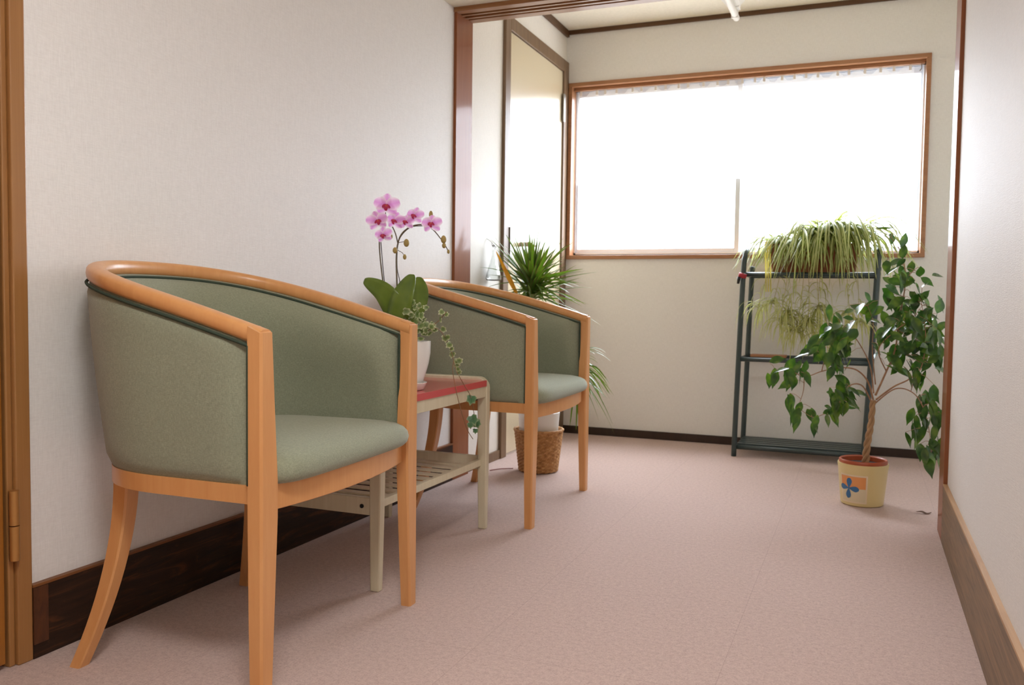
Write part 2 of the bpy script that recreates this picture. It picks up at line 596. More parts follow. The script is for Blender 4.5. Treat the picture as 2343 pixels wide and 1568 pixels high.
# posts and lintel
struct(boxobj('trim_3', (XL - 0.02, XL + 0.012, Y0, Y1, 0, ZC - 0.006), M['red_brown'], bevel=0.002), 'glossy red brown post at the end of the left wall')
struct(boxobj('trim_4', (0.2445, 0.2565 + 0.06, 2.98, 3.134, 0, ZC - 0.006), M['red_brown'], bevel=0.002), 'brown post at the end of the right wall')
m = MB()                       # lintel with sliding door grooves
x0, x1 = XL + 0.001, 0.3
m.box(x0, x1, Y0 - 0.006, Y0 + 0.03, 1.874, 1.8915)
m.box(x0, x1, Y0 + 0.03, Y1, 1.889, 1.93)
for a, b, z in ((0.030, 0.046, 1.888), (0.046, 0.058, 1.877), (0.058, 0.078, 1.888), (0.078, 0.092, 1.876), (0.092, 0.112, 1.888), (0.112, 0.152, 1.878)):
    m.box(x0, x1, Y0 + a, Y0 + b, z - 0.004, 1.892)
struct(m.build('trim_5', M['lintel'], smooth=False), 'grooved wood lintel across the opening')
# skirtings
bl = struct(boxobj('baseboard_left', (XL, XL + 0.012, 1.2285, Y0 + 0.001, 0, 0.147), M['skirt_left'], bevel=0.001), 'dark stained skirting board behind the armchairs')
boxobj('lip', (XL, XL + 0.0135, 1.2285, Y0 + 0.001, 0.147, 0.1525), M['skirt_lip'], bl)
boxobj('end_block', (XL + 0.012, XL + 0.0145, 1.2285, 1.262, 0.03, 0.146), M['skirt_block'], bl)
br = struct(boxobj('baseboard_right', (0.2445, XR, YREAR, 2.985, 0, 0.178), M['skirt_right'], bevel=0.001), 'weathered brown skirting board on the right')
boxobj('lip', (0.2440, XR, YREAR, 2.985, 0.178, 0.1835), M['skirt_lip_tan'], br)
struct(boxobj('baseboard_back', (XA, XAR, YB - 0.012, YB, 0, 0.042), wood('dark back skirting', srgb(58, 40, 28), srgb(46, 30, 20)), bevel=0.001), 'thin dark skirting under the window')
struct(boxobj('baseboard_alcove_left', (XA, XA + 0.01, Y1, 3.672, 0, 0.042), M['grey_brown'], bevel=0.001))

# ---- window
win = tag(empty('window_1', ((wx0 + wx1) / 2, YB, wz0)), 'wide wood cased window glowing white with daylight', 'window', kind='structure')
wo = (wx0 + wx1) / 2, YB, wz0
t = 0.021
m = MB(wo)
ya, yb = YB - 0.012, YB + 0.128
m.box(wx0, wx1, ya, yb, wz1 - t, wz1)
m.box(wx0, wx0 + t, ya, yb, wz0 + t, wz1 - t)
m.box(wx1 - t, wx1, ya, yb, wz0 + t, wz1 - t)
m.box(wx0, wx1, ya - 0.004, yb, wz0, wz0 + t)
m.build('window_casing', M['casing'], win, smooth=False, bevel=0.002)
ix0, ix1, iz0, iz1 = wx0 + t, wx1 - t, wz0 + t, wz1 - t


xm = -0.628


def sash(x0, x1, y, parent):
    m = MB(wo)
    a = 0.026
    al, ar = (0.009, a) if x0 < xm - 0.2 else (a, 0.009)
    m.box(x0, x0 + al, y, y + 0.022, iz0 + 0.012, iz1 - 0.012)
    m.box(x1 - ar, x1, y, y + 0.022, iz0 + 0.012, iz1 - 0.012)
    m.box(x0 + al, x1 - ar, y, y + 0.022, iz0 + 0.012, iz0 + 0.038)
    m.box(x0 + al, x1 - ar, y, y + 0.022, iz1 - 0.045, iz1 - 0.012)
    s_ = m.build('sash', M['alu'], parent, smooth=False, bevel=0.002)
    p = MB(wo)
    p.box(x0 + al, x1 - ar, y + 0.009, y + 0.013, iz0 + 0.038, iz1 - 0.045)
    p.build('pane', M['pane'], s_, smooth=False)
    return s_


m = MB(wo)
for y in (YB + 0.060, YB + 0.118):
    m.box(ix0, ix1, y, y + 0.006, iz0, iz0 + 0.016)
    m.box(ix0, ix1, y, y + 0.006, iz1 - 0.016, iz1)
m.box(ix0, ix1, YB + 0.06, YB + 0.124, iz0, iz0 + 0.008)
m.box(ix0, ix1, YB + 0.06, YB + 0.124, iz1 - 0.008, iz1)
m.box(ix0, ix0 + 0.008, YB + 0.06, YB + 0.124, iz0 + 0.008, iz1 - 0.008)
m.box(ix1 - 0.008, ix1, YB + 0.06, YB + 0.124, iz0 + 0.008, iz1 - 0.008)
m.build('track', M['alu'], win, smooth=False)
xm = -0.628
s1 = sash(ix0 + 0.009, xm + 0.013, YB + 0.068, win)
s2 = sash(xm - 0.013, ix1 - 0.009, YB + 0.094, win)
m = MB(wo)
m.box(xm - 0.012, xm + 0.012, YB + 0.056, YB + 0.068, 1.40, 1.43)
m.box(xm - 0.004, xm + 0.02, YB + 0.048, YB + 0.057, 1.41, 1.42)
m.build('latch', M['alu'], win, smooth=False, bevel=0.002)

# curtain rail and sheer short curtain
rl = empty('curtain_rail', (wo[0], YB + 0.03, 1.888), label='slim wood coloured curtain rail under the top of the window casing', cat='curtain rail')
m = MB((wo[0], YB + 0.03, 1.888))
m.box(ix0 + 0.004, ix1 - 0.004, YB + 0.022, YB + 0.038, 1.885, 1.902)
m.build('rail', M['casing'], rl, smooth=False, bevel=0.002)
m = MB((wo[0], YB + 0.03, 1.888))
m.tube(spline([(ix1 - 0.02, YB + 0.03, 1.885), (ix1 - 0.02, YB + 0.028, 1.862), (ix1 - 0.028, YB + 0.028, 1.852)], 4), 0.0022, 6)
m.build('end_hook', M['grey_metal'], rl)
cu = empty('sheer_curtain', (wo[0], YB + 0.032, 1.36), label='short sheer white curtain hanging across the upper half of the window', cat='curtain')
cx0, cx1 = ix0 + 0.02, ix1 - 0.05
N, R_ = 420, 16
vs, fs = [], []
rnd = random.Random(3)
ph = [rnd.uniform(0, 6) for _ in range(6)]


def pleat(s, k):
    a = math.sin(s * 92 + 2.2 * math.sin(s * 9 + ph[0]) + ph[1])
    b = math.sin(s * 57 + 1.8 * math.sin(s * 13 + ph[2]) + ph[3])
    return 0.0065 * (0.65 * a + 0.35 * b) * (0.55 + 0.45 * k)


for j in range(R_ + 1):
    k = j / R_
    for i in range(N + 1):
        s = i / N
        ztop = 1.868 + 0.012 * max(-1, min(1, 1.6 * math.sin(s * 110 + 2.5 * math.sin(s * 8 + ph[0]))))
        zbot = 1.372 + 0.004 * math.sin(s * 40)
        z = ztop + (zbot - ztop) * k
        vs.append(Vector((cx0 + (cx1 - cx0) * s, YB + 0.035 + pleat(s, k), z)) - Vector((wo[0], YB + 0.032, 1.36)))
for j in range(R_):
    for i in range(N):
        a = j * (N + 1) + i
        fs.append((a, a + 1, a + N + 2, a + N + 1))
obj('cloth', vs, fs, M['voile'], cu)
for i in range(26):
    s = (i + 0.5 + rnd.uniform(-0.25, 0.25)) / 26
    x = cx0 + (cx1 - cx0) * s
    boxobj('curtain_hook', (x - 0.006, x + 0.006, YB + 0.029, YB + 0.033, 1.858, 1.8845), M['white_plastic'], cu, 0, (wo[0], YB + 0.032, 1.36))

# ---- alcove door (left wall of the alcove)
dA = tag(empty('door_1', (XA, 3.72, 0)), 'tall cream flush door in grey brown frame beside the window', 'door', kind='structure')
o_ = (XA, 3.72, 0)
fy0, fy1, fz = 3.672, YB - 0.001, 2.036
m = MB(o_)
m.box(XA, XA + 0.016, fy0, fy0 + 0.062, 0, fz)
m.box(XA, XA + 0.016, fy1 - 0.075, fy1, 0, fz)
m.box(XA, XA + 0.016, fy0 + 0.062, fy1 - 0.075, fz - 0.062, fz)
m.build('door_frame', M['grey_brown'], dA, smooth=False, bevel=0.003)
lf = boxobj('door_leaf', (XA, XA + 0.006, fy0 + 0.066, fy1 - 0.079, 0.012, fz - 0.066), M['door_panel'], dA, off=o_)
m = MB(o_)
m.tube([(XA + 0.004, 3.905, 1.005), (XA + 0.05, 3.905, 1.005)], 0.011, 12)
m.tube([(XA + 0.05, 3.895, 1.005), (XA + 0.05, 3.93, 1.006), (XA + 0.048, 4.0, 1.006)], 0.009, 12, 1.3)
m.lathe([(0.0, 0), (0.026, 0), (0.026, 0.006), (0.0, 0.006)], (0, 0, 0), 20)
o = m.build('door_handle', M['steel'], lf)
boxobj('strike_plate', (XA + 0.006, XA + 0.022, fy0 + 0.064, fy0 + 0.088, 0.915, 1.075), M['grey_metal'], lf, 0.002, o_)
boxobj('hinge', (XA + 0.014, XA + 0.022, fy1 - 0.095, fy1 - 0.07, 1.70, 1.85), M['grey_metal'], dA, 0.002, o_)

# ---- near left door
dB = tag(empty('door_2', (XL, 0.78, 0)), 'amber brown wooden door at the left edge with brass hinge', 'door', kind='structure')
o_ = (XL, 0.78, 0)
m = MB(o_)
m.box(XL - 0.06, XL + 0.012, 1.195, 1.2285, 0, 1.86)
m.box(XL - 0.06, XL + 0.004, 1.181, 1.195, 0, 1.86)
m.box(XL - 0.06, XL + 0.012, 0.33, 0.375, 0, 1.86)
m.box(XL - 0.06, XL + 0.012, 0.33, 1.2285, 1.82, 1.86)
m.build('door_frame', M['door_frame_wood'], dB, smooth=False, bevel=0.003)
lf = boxobj('door_leaf', (XL - 0.035, XL + 0.006, 0.378, 1.172, 0.012, 1.815), M['door_wood'], dB, 0.002, o_)
m = MB(o_)
c = Vector((XL + 0.017, 1.186, 0))
m.tube([c + Vector((0, 0, 0.216)), c + Vector((0, 0, 0.284))], 0.0095, 16)
m.tube([c + Vector((0, 0, 0.286)), c + Vector((0, 0, 0.354))], 0.0095, 16)
m.box(XL + 0.004, XL + 0.0125, 1.19, 1.1945, 0.218, 0.352)
m.build('hinge', M['brass'], dB, sharp=40)


# ------------------------------------------------------------------ armchairs
def upath(n, Xf, w, Xs, w2, Xb, e=2.4):
    raw = []
    for i in range(30):
        k = i / 30
        raw.append(Vector((Xf + (Xs - Xf) * k, -(w + (w2 - w) * (k ** 1.6)))))
    q = 160
    for i in range(q + 1):
        th = PI * i / q
        c, s = math.cos(th), math.sin(th)
        raw.append(Vector((Xs - (Xs - Xb) * abs(s) ** (2 / e), -w2 * math.copysign(abs(c) ** (2 / e), c))))
    for i in range(29, -1, -1):
        p = raw[i]
        raw.append(Vector((p.x, -p.y)))
    L = [0]
    for a, b in zip(raw, raw[1:]):
        L.append(L[-1] + (b - a).length)
    out, j = [], 0
    for i in range(n + 1):
        d = L[-1] * i / n
        while j < len(L) - 2 and L[j + 1] < d:
            j += 1
        k = (d - L[j]) / max(1e-9, L[j + 1] - L[j])
        out.append(raw[j].lerp(raw[j + 1], min(1, k)))
    return out


def normals2(P):
    out = []
    for i in range(len(P)):
        t = (P[min(i + 1, len(P) - 1)] - P[max(i - 1, 0)]).normalized()
        out.append(Vector((-t.y, t.x)) * -1)     # outward for our direction of travel
    return out


def railz(x):
    s = 0.24 - x
    return 0.664 + 0.30 * s - 0.09 * s * s


def make_chair():
    root = empty('tub_armchair')
    N = 72
    top = upath(N, 0.236, 0.281, 0.01, 0.282, -0.290, 2.45)
    nt_ = normals2(top)
    # wooden top rail
    rings = []
    for i, (p, nn) in enumerate(zip(top, nt_)):
        z = railz(p.x)
        ring = []
        for k in range(16):
            a = 2 * PI * k / 16
            ca, sa = math.cos(a), math.sin(a)
            dx = 0.0185 * math.copysign(abs(ca) ** 0.75, ca)
            dz = 0.0165 * math.copysign(abs(sa) ** 0.75, sa)
            ring.append(Vector((p.x + nn.x * dx, p.y + nn.y * dx, z + dz)))
        rings.append(ring)
    m = MB()
    m.loft(rings)
    m.build('top_rail', M['beech'], root, sharp=60)
    # upholstered shell
    ts = upath(N, 0.212, 0.281, 0.01, 0.282, -0.290, 2.45)
    bs = upath(N, 0.212, 0.279, 0.03, 0.276, -0.224, 2.6)
    n1, n0 = normals2(ts), normals2(bs)
    V = 14
    zb = 0.402
    ringsS = []
    for i in range(N + 1):
        end = min(1, min(i, N - i) / 2.5)
        ring = []
        th = 0.009 + 0.009 * end
        zt = railz(ts[i].x) - 0.013
        def pt(v, side):
            nn = n0[i].lerp(n1[i], v).normalized()
            c = bs[i].lerp(ts[i], v)
            edge = min(1, min(v, 1 - v) / 0.07)
            off = side * (0.010 + (th - 0.010) * math.sqrt(max(0, edge)))
            if side > 0: off += 0.031 * end * math.sin(PI * v ** 2.8) ** 0.8 + 0.003 * end * v
            else: off -= 0.004 * end * math.sin(PI * v)
            return Vector((c.x + nn.x * off, c.y + nn.y * off, zb + (zt - zb) * v))
        for j in range(V + 1):
            ring.append(pt(j / V, 1))
        for j in range(V, -1, -1):
            ring.append(pt(j / V, -1))
        ringsS.append(ring)
    m = MB()
    m.loft(ringsS)
    shell = m.build('backrest', M['fabric'], root, sharp=70)
    # piping along the edges of the shell, outside and inside
    m = MB()
    for side, off in ((1, 0.0222), (-1, 0.0175)):
        pts = []
        for i in range(N + 1):
            nn = n1[i]
            pts.append(Vector((ts[i].x + side * nn.x * off, ts[i].y + side * nn.y * off, railz(ts[i].x) - 0.0195)))
        low = []
        for i in range(N + 1):
            nn = n0[i]
            low.append(Vector((bs[i].x + side * nn.x * 0.0195, bs[i].y + side * nn.y * 0.0195, zb + 0.004)))
        m.tube(pts, 0.0032, 6)
        if side > 0:
            m.tube(low, 0.003, 6)
        for e in (0, N):
            a, b = low[e], pts[e]
            m.tube([a.lerp(b, k / 8) for k in range(9)], 0.0032, 6)
    tag(m.build('piping', M['piping'], shell), 'dark green piped seam')
    # seat rails (side and back, then bowed front)
    sp = upath(N, 0.225, 0.282, 0.03, 0.278, -0.222, 2.6)
    sn = normals2(sp)
    rings = []
    for p, nn in zip(sp, sn):
        rings.append([Vector((p.x + nn.x * a, p.y + nn.y * a, z)) for a, z in
                      ((0.014, 0.372), (0.016, 0.375), (0.016, 0.402), (0.013, 0.405), (-0.012, 0.405), (-0.012, 0.372))])
    rings_f = []
    for i in range(25):
        k = i / 24
        y = -0.262 + 0.524 * k
        bow = 0.223 + 0.030 * (1 - (2 * k - 1) ** 2)
        rings_f.append([Vector((bow + a, y, z)) for a, z in ((0, 0.352), (0, 0.402), (-0.022, 0.402), (-0.022, 0.352))])
    m = MB()
    m.loft(rings)
    m.build('seat_rail', M['beech'], root, sharp=40)
    m = MB()
    m.loft(rings_f)
    m.build('front_rail', M['beech'], root, sharp=40, bevel=0.002)
    # cushion
    m = MB()
    K = 96
    outl = []
    ib = upath(60, 0.20, 0.258, 0.03, 0.252, -0.188, 2.6)
    for p in ib: outl.append(p)
    for i in range(1, 36):
        k = i / 36
        y = 0.270 - 0.540 * k
        u = 2 * k - 1
        outl.append(Vector((0.20 + 0.062 * (1 - abs(u) ** 9) ** 0.6 + 0.006 * (1 - u * u), y)))
    c = Vector((0.04, 0))
    prof = [(0.93, 0.398), (0.965, 0.401), (0.99, 0.408), (1.0, 0.418), (0.99, 0.430), (0.962, 0.440), (0.91, 0.448), (0.80, 0.456), (0.6, 0.463), (0.35, 0.467), (0.1, 0.468)]
    rings = [[Vector((c.x + (p.x - c.x) * s, (p.y) * s, z)) for p in outl] for s, z in prof]
    m.loft(rings)
    m.build('seat_cushion', M['fabric'], root, sharp=80)
    # front legs
    for sgn in (-1, 1):
        m = MB()
        rings = []
        for z, wy, xb in ((0.0, 0.032, 0.217), (0.15, 0.040, 0.214), (0.345, 0.051, 0.212), (0.41, 0.051, 0.212), (0.55, 0.042, 0.212), (0.665, 0.035, 0.212)):
            xo = 0.241 - 0.0 * z
            yo = 0.301
            yi = yo - wy
            zf, zr = z, z
            if z > 0.66: zf, zr = 0.676, 0.687
            b = 0.004
            ring = [(xb, yi, zr), (xo - b, yi, zf), (xo, yi + b, zf), (xo, yo - b, zf), (xo - b, yo, zf), (xb, yo, zr)]
            ring = [Vector((x, sgn * y, zz)) for x, y, zz in ring]
            if sgn < 0: ring.reverse()
            rings.append(ring)
        m.loft(rings)
        m.build('leg', M['beech'], root, sharp=35)
    # curved rear legs
    for sgn in (-1, 1):
        rings = []
        for i in range(15):
            k = i / 14
            z = 0.376 * (1 - k)
            x = -0.151 - 0.070 * k ** 1.8
            y = 0.205 + 0.054 * k ** 1.9
            a = 0.0185 - 0.005 * k
            b = 0.0185 - 0.005 * k
            ring = [Vector((x + dx * a, sgn * (y + dy * b), z)) for dx, dy in ((-1, -0.8), (-0.8, -1), (0.8, -1), (1, -0.8), (1, 0.8), (0.8, 1), (-0.8, 1), (-1, 0.8))]
            if sgn < 0: ring.reverse()
            rings.append(ring)
        rings.reverse()
        m = MB()
        m.loft(rings)
        m.build('leg', M['beech'], root, sharp=40)
    return root


ch = make_chair()
ch.location = (-1.216, 1.519, 0)
ch.rotation_euler = (0, 0, math.radians(2.3))
ch.scale = (1, 1.022, 1)
tag(ch, 'green upholstered tub armchair with orange beech frame, nearest, beside the brown door', 'armchair', 'green tub armchairs along the left wall')
c2 = copy_tree(ch)
c2.location = (-1.2164, 2.897, 0)
c2.rotation_euler = (0, 0, math.radians(0.9))
c2.scale = (1, 1.075, 1)
tag(c2, 'green upholstered tub armchair with orange beech frame, farther, in front of the basket plant', 'armchair')

# ------------------------------------------------------------------ side table
TX0, TX1, TY0, TY1 = -1.487, -1.103, 1.858, 2.538
to = (-1.29, 2.205, 0)
tb = empty('side_table', to, label='low cream wooden side table with red top and slatted shelf between the armchairs', cat='table')
for y, sg in ((TY0, 1), (TY1, -1)):
    # end frame: rounded inverted U, legs tapering
    m = MB(to)
    pts = []
    hz, r = 0.475, 0.020
    path = [(TX1 - 0.016, 0.0), (TX1 - 0.016, 0.2), (TX1 - 0.016, 0.40), (TX1 - 0.016, hz - r)]
    for k in range(1, 6):
        a = PI / 2 * k / 6
        path.append((TX1 - 0.016 - r * (1 - math.cos(a)), hz - r + r * math.sin(a)))
    path += [(TX1 - 0.016 - r, hz), (TX0 + 0.016 + r, hz)]
    for k in range(1, 6):
        a = PI / 2 * k / 6
        path.append((TX0 + 0.016 + r - r * math.sin(a), hz - r + r * math.cos(a)))
    path += [(TX0 + 0.016, hz - r), (TX0 + 0.016, 0.40), (TX0 + 0.016, 0.2), (TX0 + 0.016, 0.0)]
    rings = []
    for i, (x, z) in enumerate(path):
        px, pz = path[max(i - 1, 0)]
        qx, qz = path[min(i + 1, len(path) - 1)]
        tx, tz = qx - px, qz - pz
        l = math.hypot(tx, tz)
        nx, nz = -tz / l, tx / l
        w = 0.0165 if z > 0.3 else 0.0125 + 0.004 * z / 0.3
        d = 0.028 if z > 0.3 else 0.021 + 0.007 * z / 0.3
        yy0, yy1 = (y, y + sg * d)
        rings.append([Vector((x + nx * w, yy0, z + nz * w)), Vector((x + nx * w, yy1, z + nz * w)), Vector((x - nx * w, yy1, z - nz * w)), Vector((x - nx * w, yy0, z - nz * w))])
        if sg > 0: rings[-1].reverse()
    m.loft(rings)
    m.build('end_frame', M['cream_wood'], tb, smooth=True, sharp=30, bevel=0.003)
ty0, ty1 = TY0 + 0.028, TY1 - 0.028
tp = boxobj('table_top', (TX0 + 0.012, TX1 - 0.001, ty0, ty1, 0.4625, 0.4815), M['red_top'], tb, 0.001, to)
boxobj('edge_band', (TX1 - 0.001, TX1, ty0, ty1, 0.4625, 0.4815), M['red_edge'], tp, 0, to)
boxobj('apron', (TX1 - 0.022, TX1 - 0.004, ty0, ty1, 0.428, 0.4625), M['cream_wood'], tb, 0.001, to)
boxobj('apron', (TX0 + 0.014, TX0 + 0.03, ty0, ty1, 0.428, 0.4625), M['cream_wood'], tb, 0.001, to)
# shelf
for y in (TY0 + 0.004, TY1 - 0.022):
    e = boxobj('shelf_end_rail', (TX0 + 0.02, TX1 - 0.018, y, y + 0.018, 0.192, 0.236), M['cream_wood'], tb, 0.002, to)
    if y < 2:
        for x in (TX1 - 0.055, TX0 + 0.06):
            m = MB(to)
            m.tube([(x, y - 0.002, 0.214), (x, y + 0.004, 0.214)], 0.0055, 14)
            m.build('bolt', M['black'], e, sharp=40)
for x0 in (TX1 - 0.034, TX0 + 0.02):
    boxobj('shelf_rail', (x0, x0 + 0.016, ty0 - 0.005, ty1 + 0.005, 0.205, 0.226), M['cream_wood'], tb, 0.002, to)
ns = 10
for i in range(ns):
    y = ty0 + 0.012 + (ty1 - ty0 - 0.024) * (i + 0.5) / ns
    boxobj('shelf_slat', (TX0 + 0.03, TX1 - 0.030, y - 0.015, y + 0.015, 0.211, 0.216), M['cream_wood'], tb, 0.001, to)

# ------------------------------------------------------------------ orchid on the table
oc = Vector((-1.184, 2.138, 0.4815))
orc = empty('potted_orchid', oc, label='pink phalaenopsis orchid with ivy in a white pot on the red table', cat='plant')
m = MB(oc)
m.lathe([(0.0, 0.0), (0.040, 0.0), (0.048, 0.004), (0.056, 0.022), (0.053, 0.023), (0.046, 0.007), (0.0, 0.006)], oc, 40)
m.build('saucer', M['ceramic'], orc, sharp=50)
m = MB(oc)
m.lathe([(0.0, 0.007), (0.036, 0.007), (0.040, 0.010), (0.050, 0.040), (0.060, 0.075), (0.065, 0.105), (0.0655, 0.138), (0.062, 0.139), (0.061, 0.120), (0.0, 0.120)], oc, 48)
m.build('pot', M['ceramic'], orc, sharp=50)
m = MB(oc)
m.lathe([(0.0605, 0.121), (0.045, 0.132), (0.02, 0.134), (0.0, 0.135)], oc, 24)
m.build('soil', M['moss'], orc)
base = oc + Vector((0, 0, 0.125))
DEP = (oc - CAM).dot(fwd)


def at_d(px, py, d=0.0):
    return CAM + ray(px, py) * (DEP + d)


def broad_leaf(P, w, side, parent, name, mat, off, fold=0.22):
    m = MB(off)
    pts = spline(P, 6)
    m.blade(pts, lambda t: w * (math.sin(PI * min(1, (t * 0.93 + 0.035)) ** 0.8) ** 0.75) + 0.004, side, fold)
    o = m.build(name, mat, parent)
    sd = o.modifiers.new('subdivision', 'SUBSURF')
    sd.levels = sd.render_levels = 1
    so = o.modifiers.new('thickness', 'SOLIDIFY')
    so.thickness = 0.002
    return o


broad_leaf([at_d(922, 762, 0.0), at_d(908, 712, -0.005), at_d(878, 668, 0.0), at_d(833, 642, 0.02)], 0.066, RGT * 0.75 + UPV * 0.55 - fwd * 0.3, orc, 'leaf', M['orchid_leaf'], oc)
broad_leaf([at_d(905, 768, 0.0), at_d(915, 712, -0.02), at_d(930, 662, -0.025), at_d(943, 628, -0.01)], 0.070, RGT * 0.9 - fwd * 0.45, orc, 'leaf', M['orchid_leaf'], oc)
broad_leaf([at_d(925, 768, 0.02), at_d(945, 712, 0.03), at_d(960, 668, 0.04), at_d(958, 634, 0.05)], 0.058, RGT * 0.8 + fwd * 0.5, orc, 'leaf', M['orchid_leaf'], oc)


def px_tube(name, pts, r, mat, parent, off, n=6, seg=5):
    m = MB(off)
    P = spline([at_d(*p) for p in pts], seg)
    k = len(P)
    rr = [r[0] + (r[1] - r[0]) * i / (k - 1) for i in range(k)]
    m.tube(P, rr, n)
    return m.build(name, mat, parent)


px_tube('flower_stem', [(905, 790, 0.01), (893, 720, 0.02), (880, 668, 0.025), (871, 600, 0.025), (868, 552, 0.02), (873, 530, 0.0)], (0.0022, 0.0018), M['stem'], orc, oc)
px_tube('support_stake', [(905, 785, 0.012), (890, 705, 0.022), (879, 640, 0.022), (871, 548, 0.024)], (0.0013, 0.0013), M['stake'], orc, oc)
px_tube('flower_stem', [(908, 790, 0.0), (910, 700, 0.01), (908, 640, 0.012), (907, 590, 0.012), (911, 555, 0.01), (922, 532, 0.0), (945, 517, -0.01), (972, 515, -0.015), (992, 527, -0.015), (1008, 546, -0.012), (1018, 560, -0.01), (1027, 578, -0.01)], (0.0025, 0.0014), M['stem'], orc, oc)
px_tube('support_stake', [(925, 785, 0.01), (917, 660, 0.014), (909, 615, 0.016), (910, 565, 0.014), (918, 540, 0.004), (940, 520, -0.006), (968, 517, -0.01)], (0.0012, 0.0012), M['stake'], orc, oc)
px_tube('flower_stem', [(911, 560, 0.01), (905, 535, 0.008), (896, 516, 0.006), (884, 500, 0.004), (882, 480, 0.0)], (0.0018, 0.0013), M['stem'], orc, oc)


def flower(px, py, rpx, d=-0.02, tilt=0.0, face=(0, 0)):
    c = at_d(px, py, d)
    R = rpx / F * DEP
    X = (RGT + fwd * face[0]).normalized()
    Y = (UPV * math.cos(tilt) + RGT * math.sin(tilt) + fwd * face[1]).normalized()
    Z = X.cross(Y).normalized()
    X = Y.cross(Z)
    f = empty('flower', c - oc)
    f.parent = orc

    def petal(ang, L, w, mat, bend, m):
        dr = X * math.sin(ang) + Y * math.cos(ang)
        sd = X * math.cos(ang) - Y * math.sin(ang)
        pts = [dr * (L * k / 6) + Z * (0.10 * R + bend * R * (k / 6) ** 2) for k in range(7)]
        m.blade(pts, lambda t: w * max(0.12, math.sin(PI * (0.10 + 0.86 * t)) ** 0.6), sd, 0.10)
    m = MB()
    petal(0, R * 0.98, R * 0.86, None, -0.25, m)
    petal(math.radians(128), R * 0.95, R * 0.80, None, -0.3, m)
    petal(math.radians(-128), R * 0.95, R * 0.80, None, -0.3, m)
    m.build('sepals', M['orchid_petal'], f)
    m = MB()
    for s in (-1, 1):
        dr0 = s * math.radians(72)
        dr = X * math.sin(dr0) + Y * math.cos(dr0)
        sd = X * math.cos(dr0) - Y * math.sin(dr0)
        pts = [dr * (R * 1.06 * k / 6) + Z * (0.16 * R - 0.2 * R * (k / 6) ** 2) for k in range(7)]
        m.blade(pts, lambda t: R * 1.05 * max(0.15, math.sin(PI * (0.08 + 0.84 * t)) ** 0.6), sd, 0.08)
    m.build('petals', M['orchid_petal'], f)
    m = MB()
    for a, L, w in ((0, 0.42, 0.34), (58, 0.36, 0.26), (-58, 0.36, 0.26)):
        an = PI + math.radians(a)
        dr = X * math.sin(an) + Y * math.cos(an)
        sd = X * math.cos(an) - Y * math.sin(an)
        pts = [dr * (R * L * k / 5) + Z * (R * (0.22 + 0.22 * math.sin(PI * k / 5))) for k in range(6)]
        m.blade(pts, lambda t: R * w * max(0.3, math.sin(PI * (0.2 + 0.7 * t))), sd, 0.5)
    tag(m.build('lip', M['orchid_lip'], f), 'magenta flower lip')
    m = MB()
    m.tube([Z * R * 0.15 - Y * R * 0.05, Z * R * 0.32 - Y * R * 0.10, Z * R * 0.4 - Y * R * 0.16], [R * 0.1, R * 0.12, R * 0.06], 8)
    m.build('column', M['orchid_core'], f)


flower(885, 471, 29, -0.02, 0.05)
flower(863, 506, 24, -0.03, -0.25, (0.3, 0))
flower(905, 506, 22, -0.01, 0.2, (-0.3, 0.1))
flower(878, 538, 20, -0.03, -0.15, (-0.2, 0))
flower(931, 508, 20, -0.015, 0.15, (-0.45, 0.1))
flower(950, 494, 21, -0.02, 0.2, (-0.35, 0.1))
flower(988, 513, 23, -0.035, 0.0, (-0.15, 0.2))
for px, py, r, e in ((930, 556, 7, 1.3), (904, 573, 6, 1.2), (926, 588, 4.5, 1.4), (1015, 548, 7, 1.3), (1016, 562, 5, 1.3), (1026, 576, 3.5, 1.4), (986, 491, 5, 1.7), (894, 541, 5, 1.3)):
    c = at_d(px, py, -0.012)
    R = r / F * DEP
    m = MB(oc)
    prof = [(R * math.sin(PI * k / 8) * (1 - 0.15 * k / 8), -R * e * math.cos(PI * k / 8)) for k in range(9)]
    prof[0] = (0.0002, prof[0][1]); prof[-1] = (0.0002, prof[-1][1])
    m.lathe(prof, c, 12)
    m.build('bud', M['bud'], orc)
m = MB(oc)
for a, b in (((911, 556, 0.008), (928, 552, -0.008)), ((908, 575, 0.012), (904, 574, -0.008)), ((909, 572, 0.01), (920, 578, 0.0)), ((920, 578, 0.0), (926, 586, -0.01))):
    m.tube([at_d(*a), at_d(*b)], 0.0009, 5)
m.build('bud_stalks', M['stem'], orc)


def ivy_leaf(m, c, size, nrm, up):
    """five lobed ivy leaf as a small fan"""
    nrm = Vector(nrm).normalized()
    up = (Vector(up) - nrm * Vector(up).dot(nrm)).normalized()
    sd = up.cross(nrm)
    ang = [180, 145, 110, 80, 50, 25, 0, -25, -50, -80, -110, -145]
    rad = [0.35, 0.62, 0.76, 0.58, 0.82, 0.66, 1.0, 0.66, 0.82, 0.58, 0.76, 0.62]
    vs = [c]
    uv = [(0.5, 0.5)]
    for a, r in zip(ang, rad):
        t = math.radians(a)
        vs.append(c + (up * math.cos(t) + sd * math.sin(t)) * r * size - nrm * size * 0.25 * r * r)
        uv.append((0.5 + 0.5 * min(1, r + 0.15), 0.5))
    m.add(vs, [(0, i, i % 12 + 1) for i in range(1, 13)], uv)


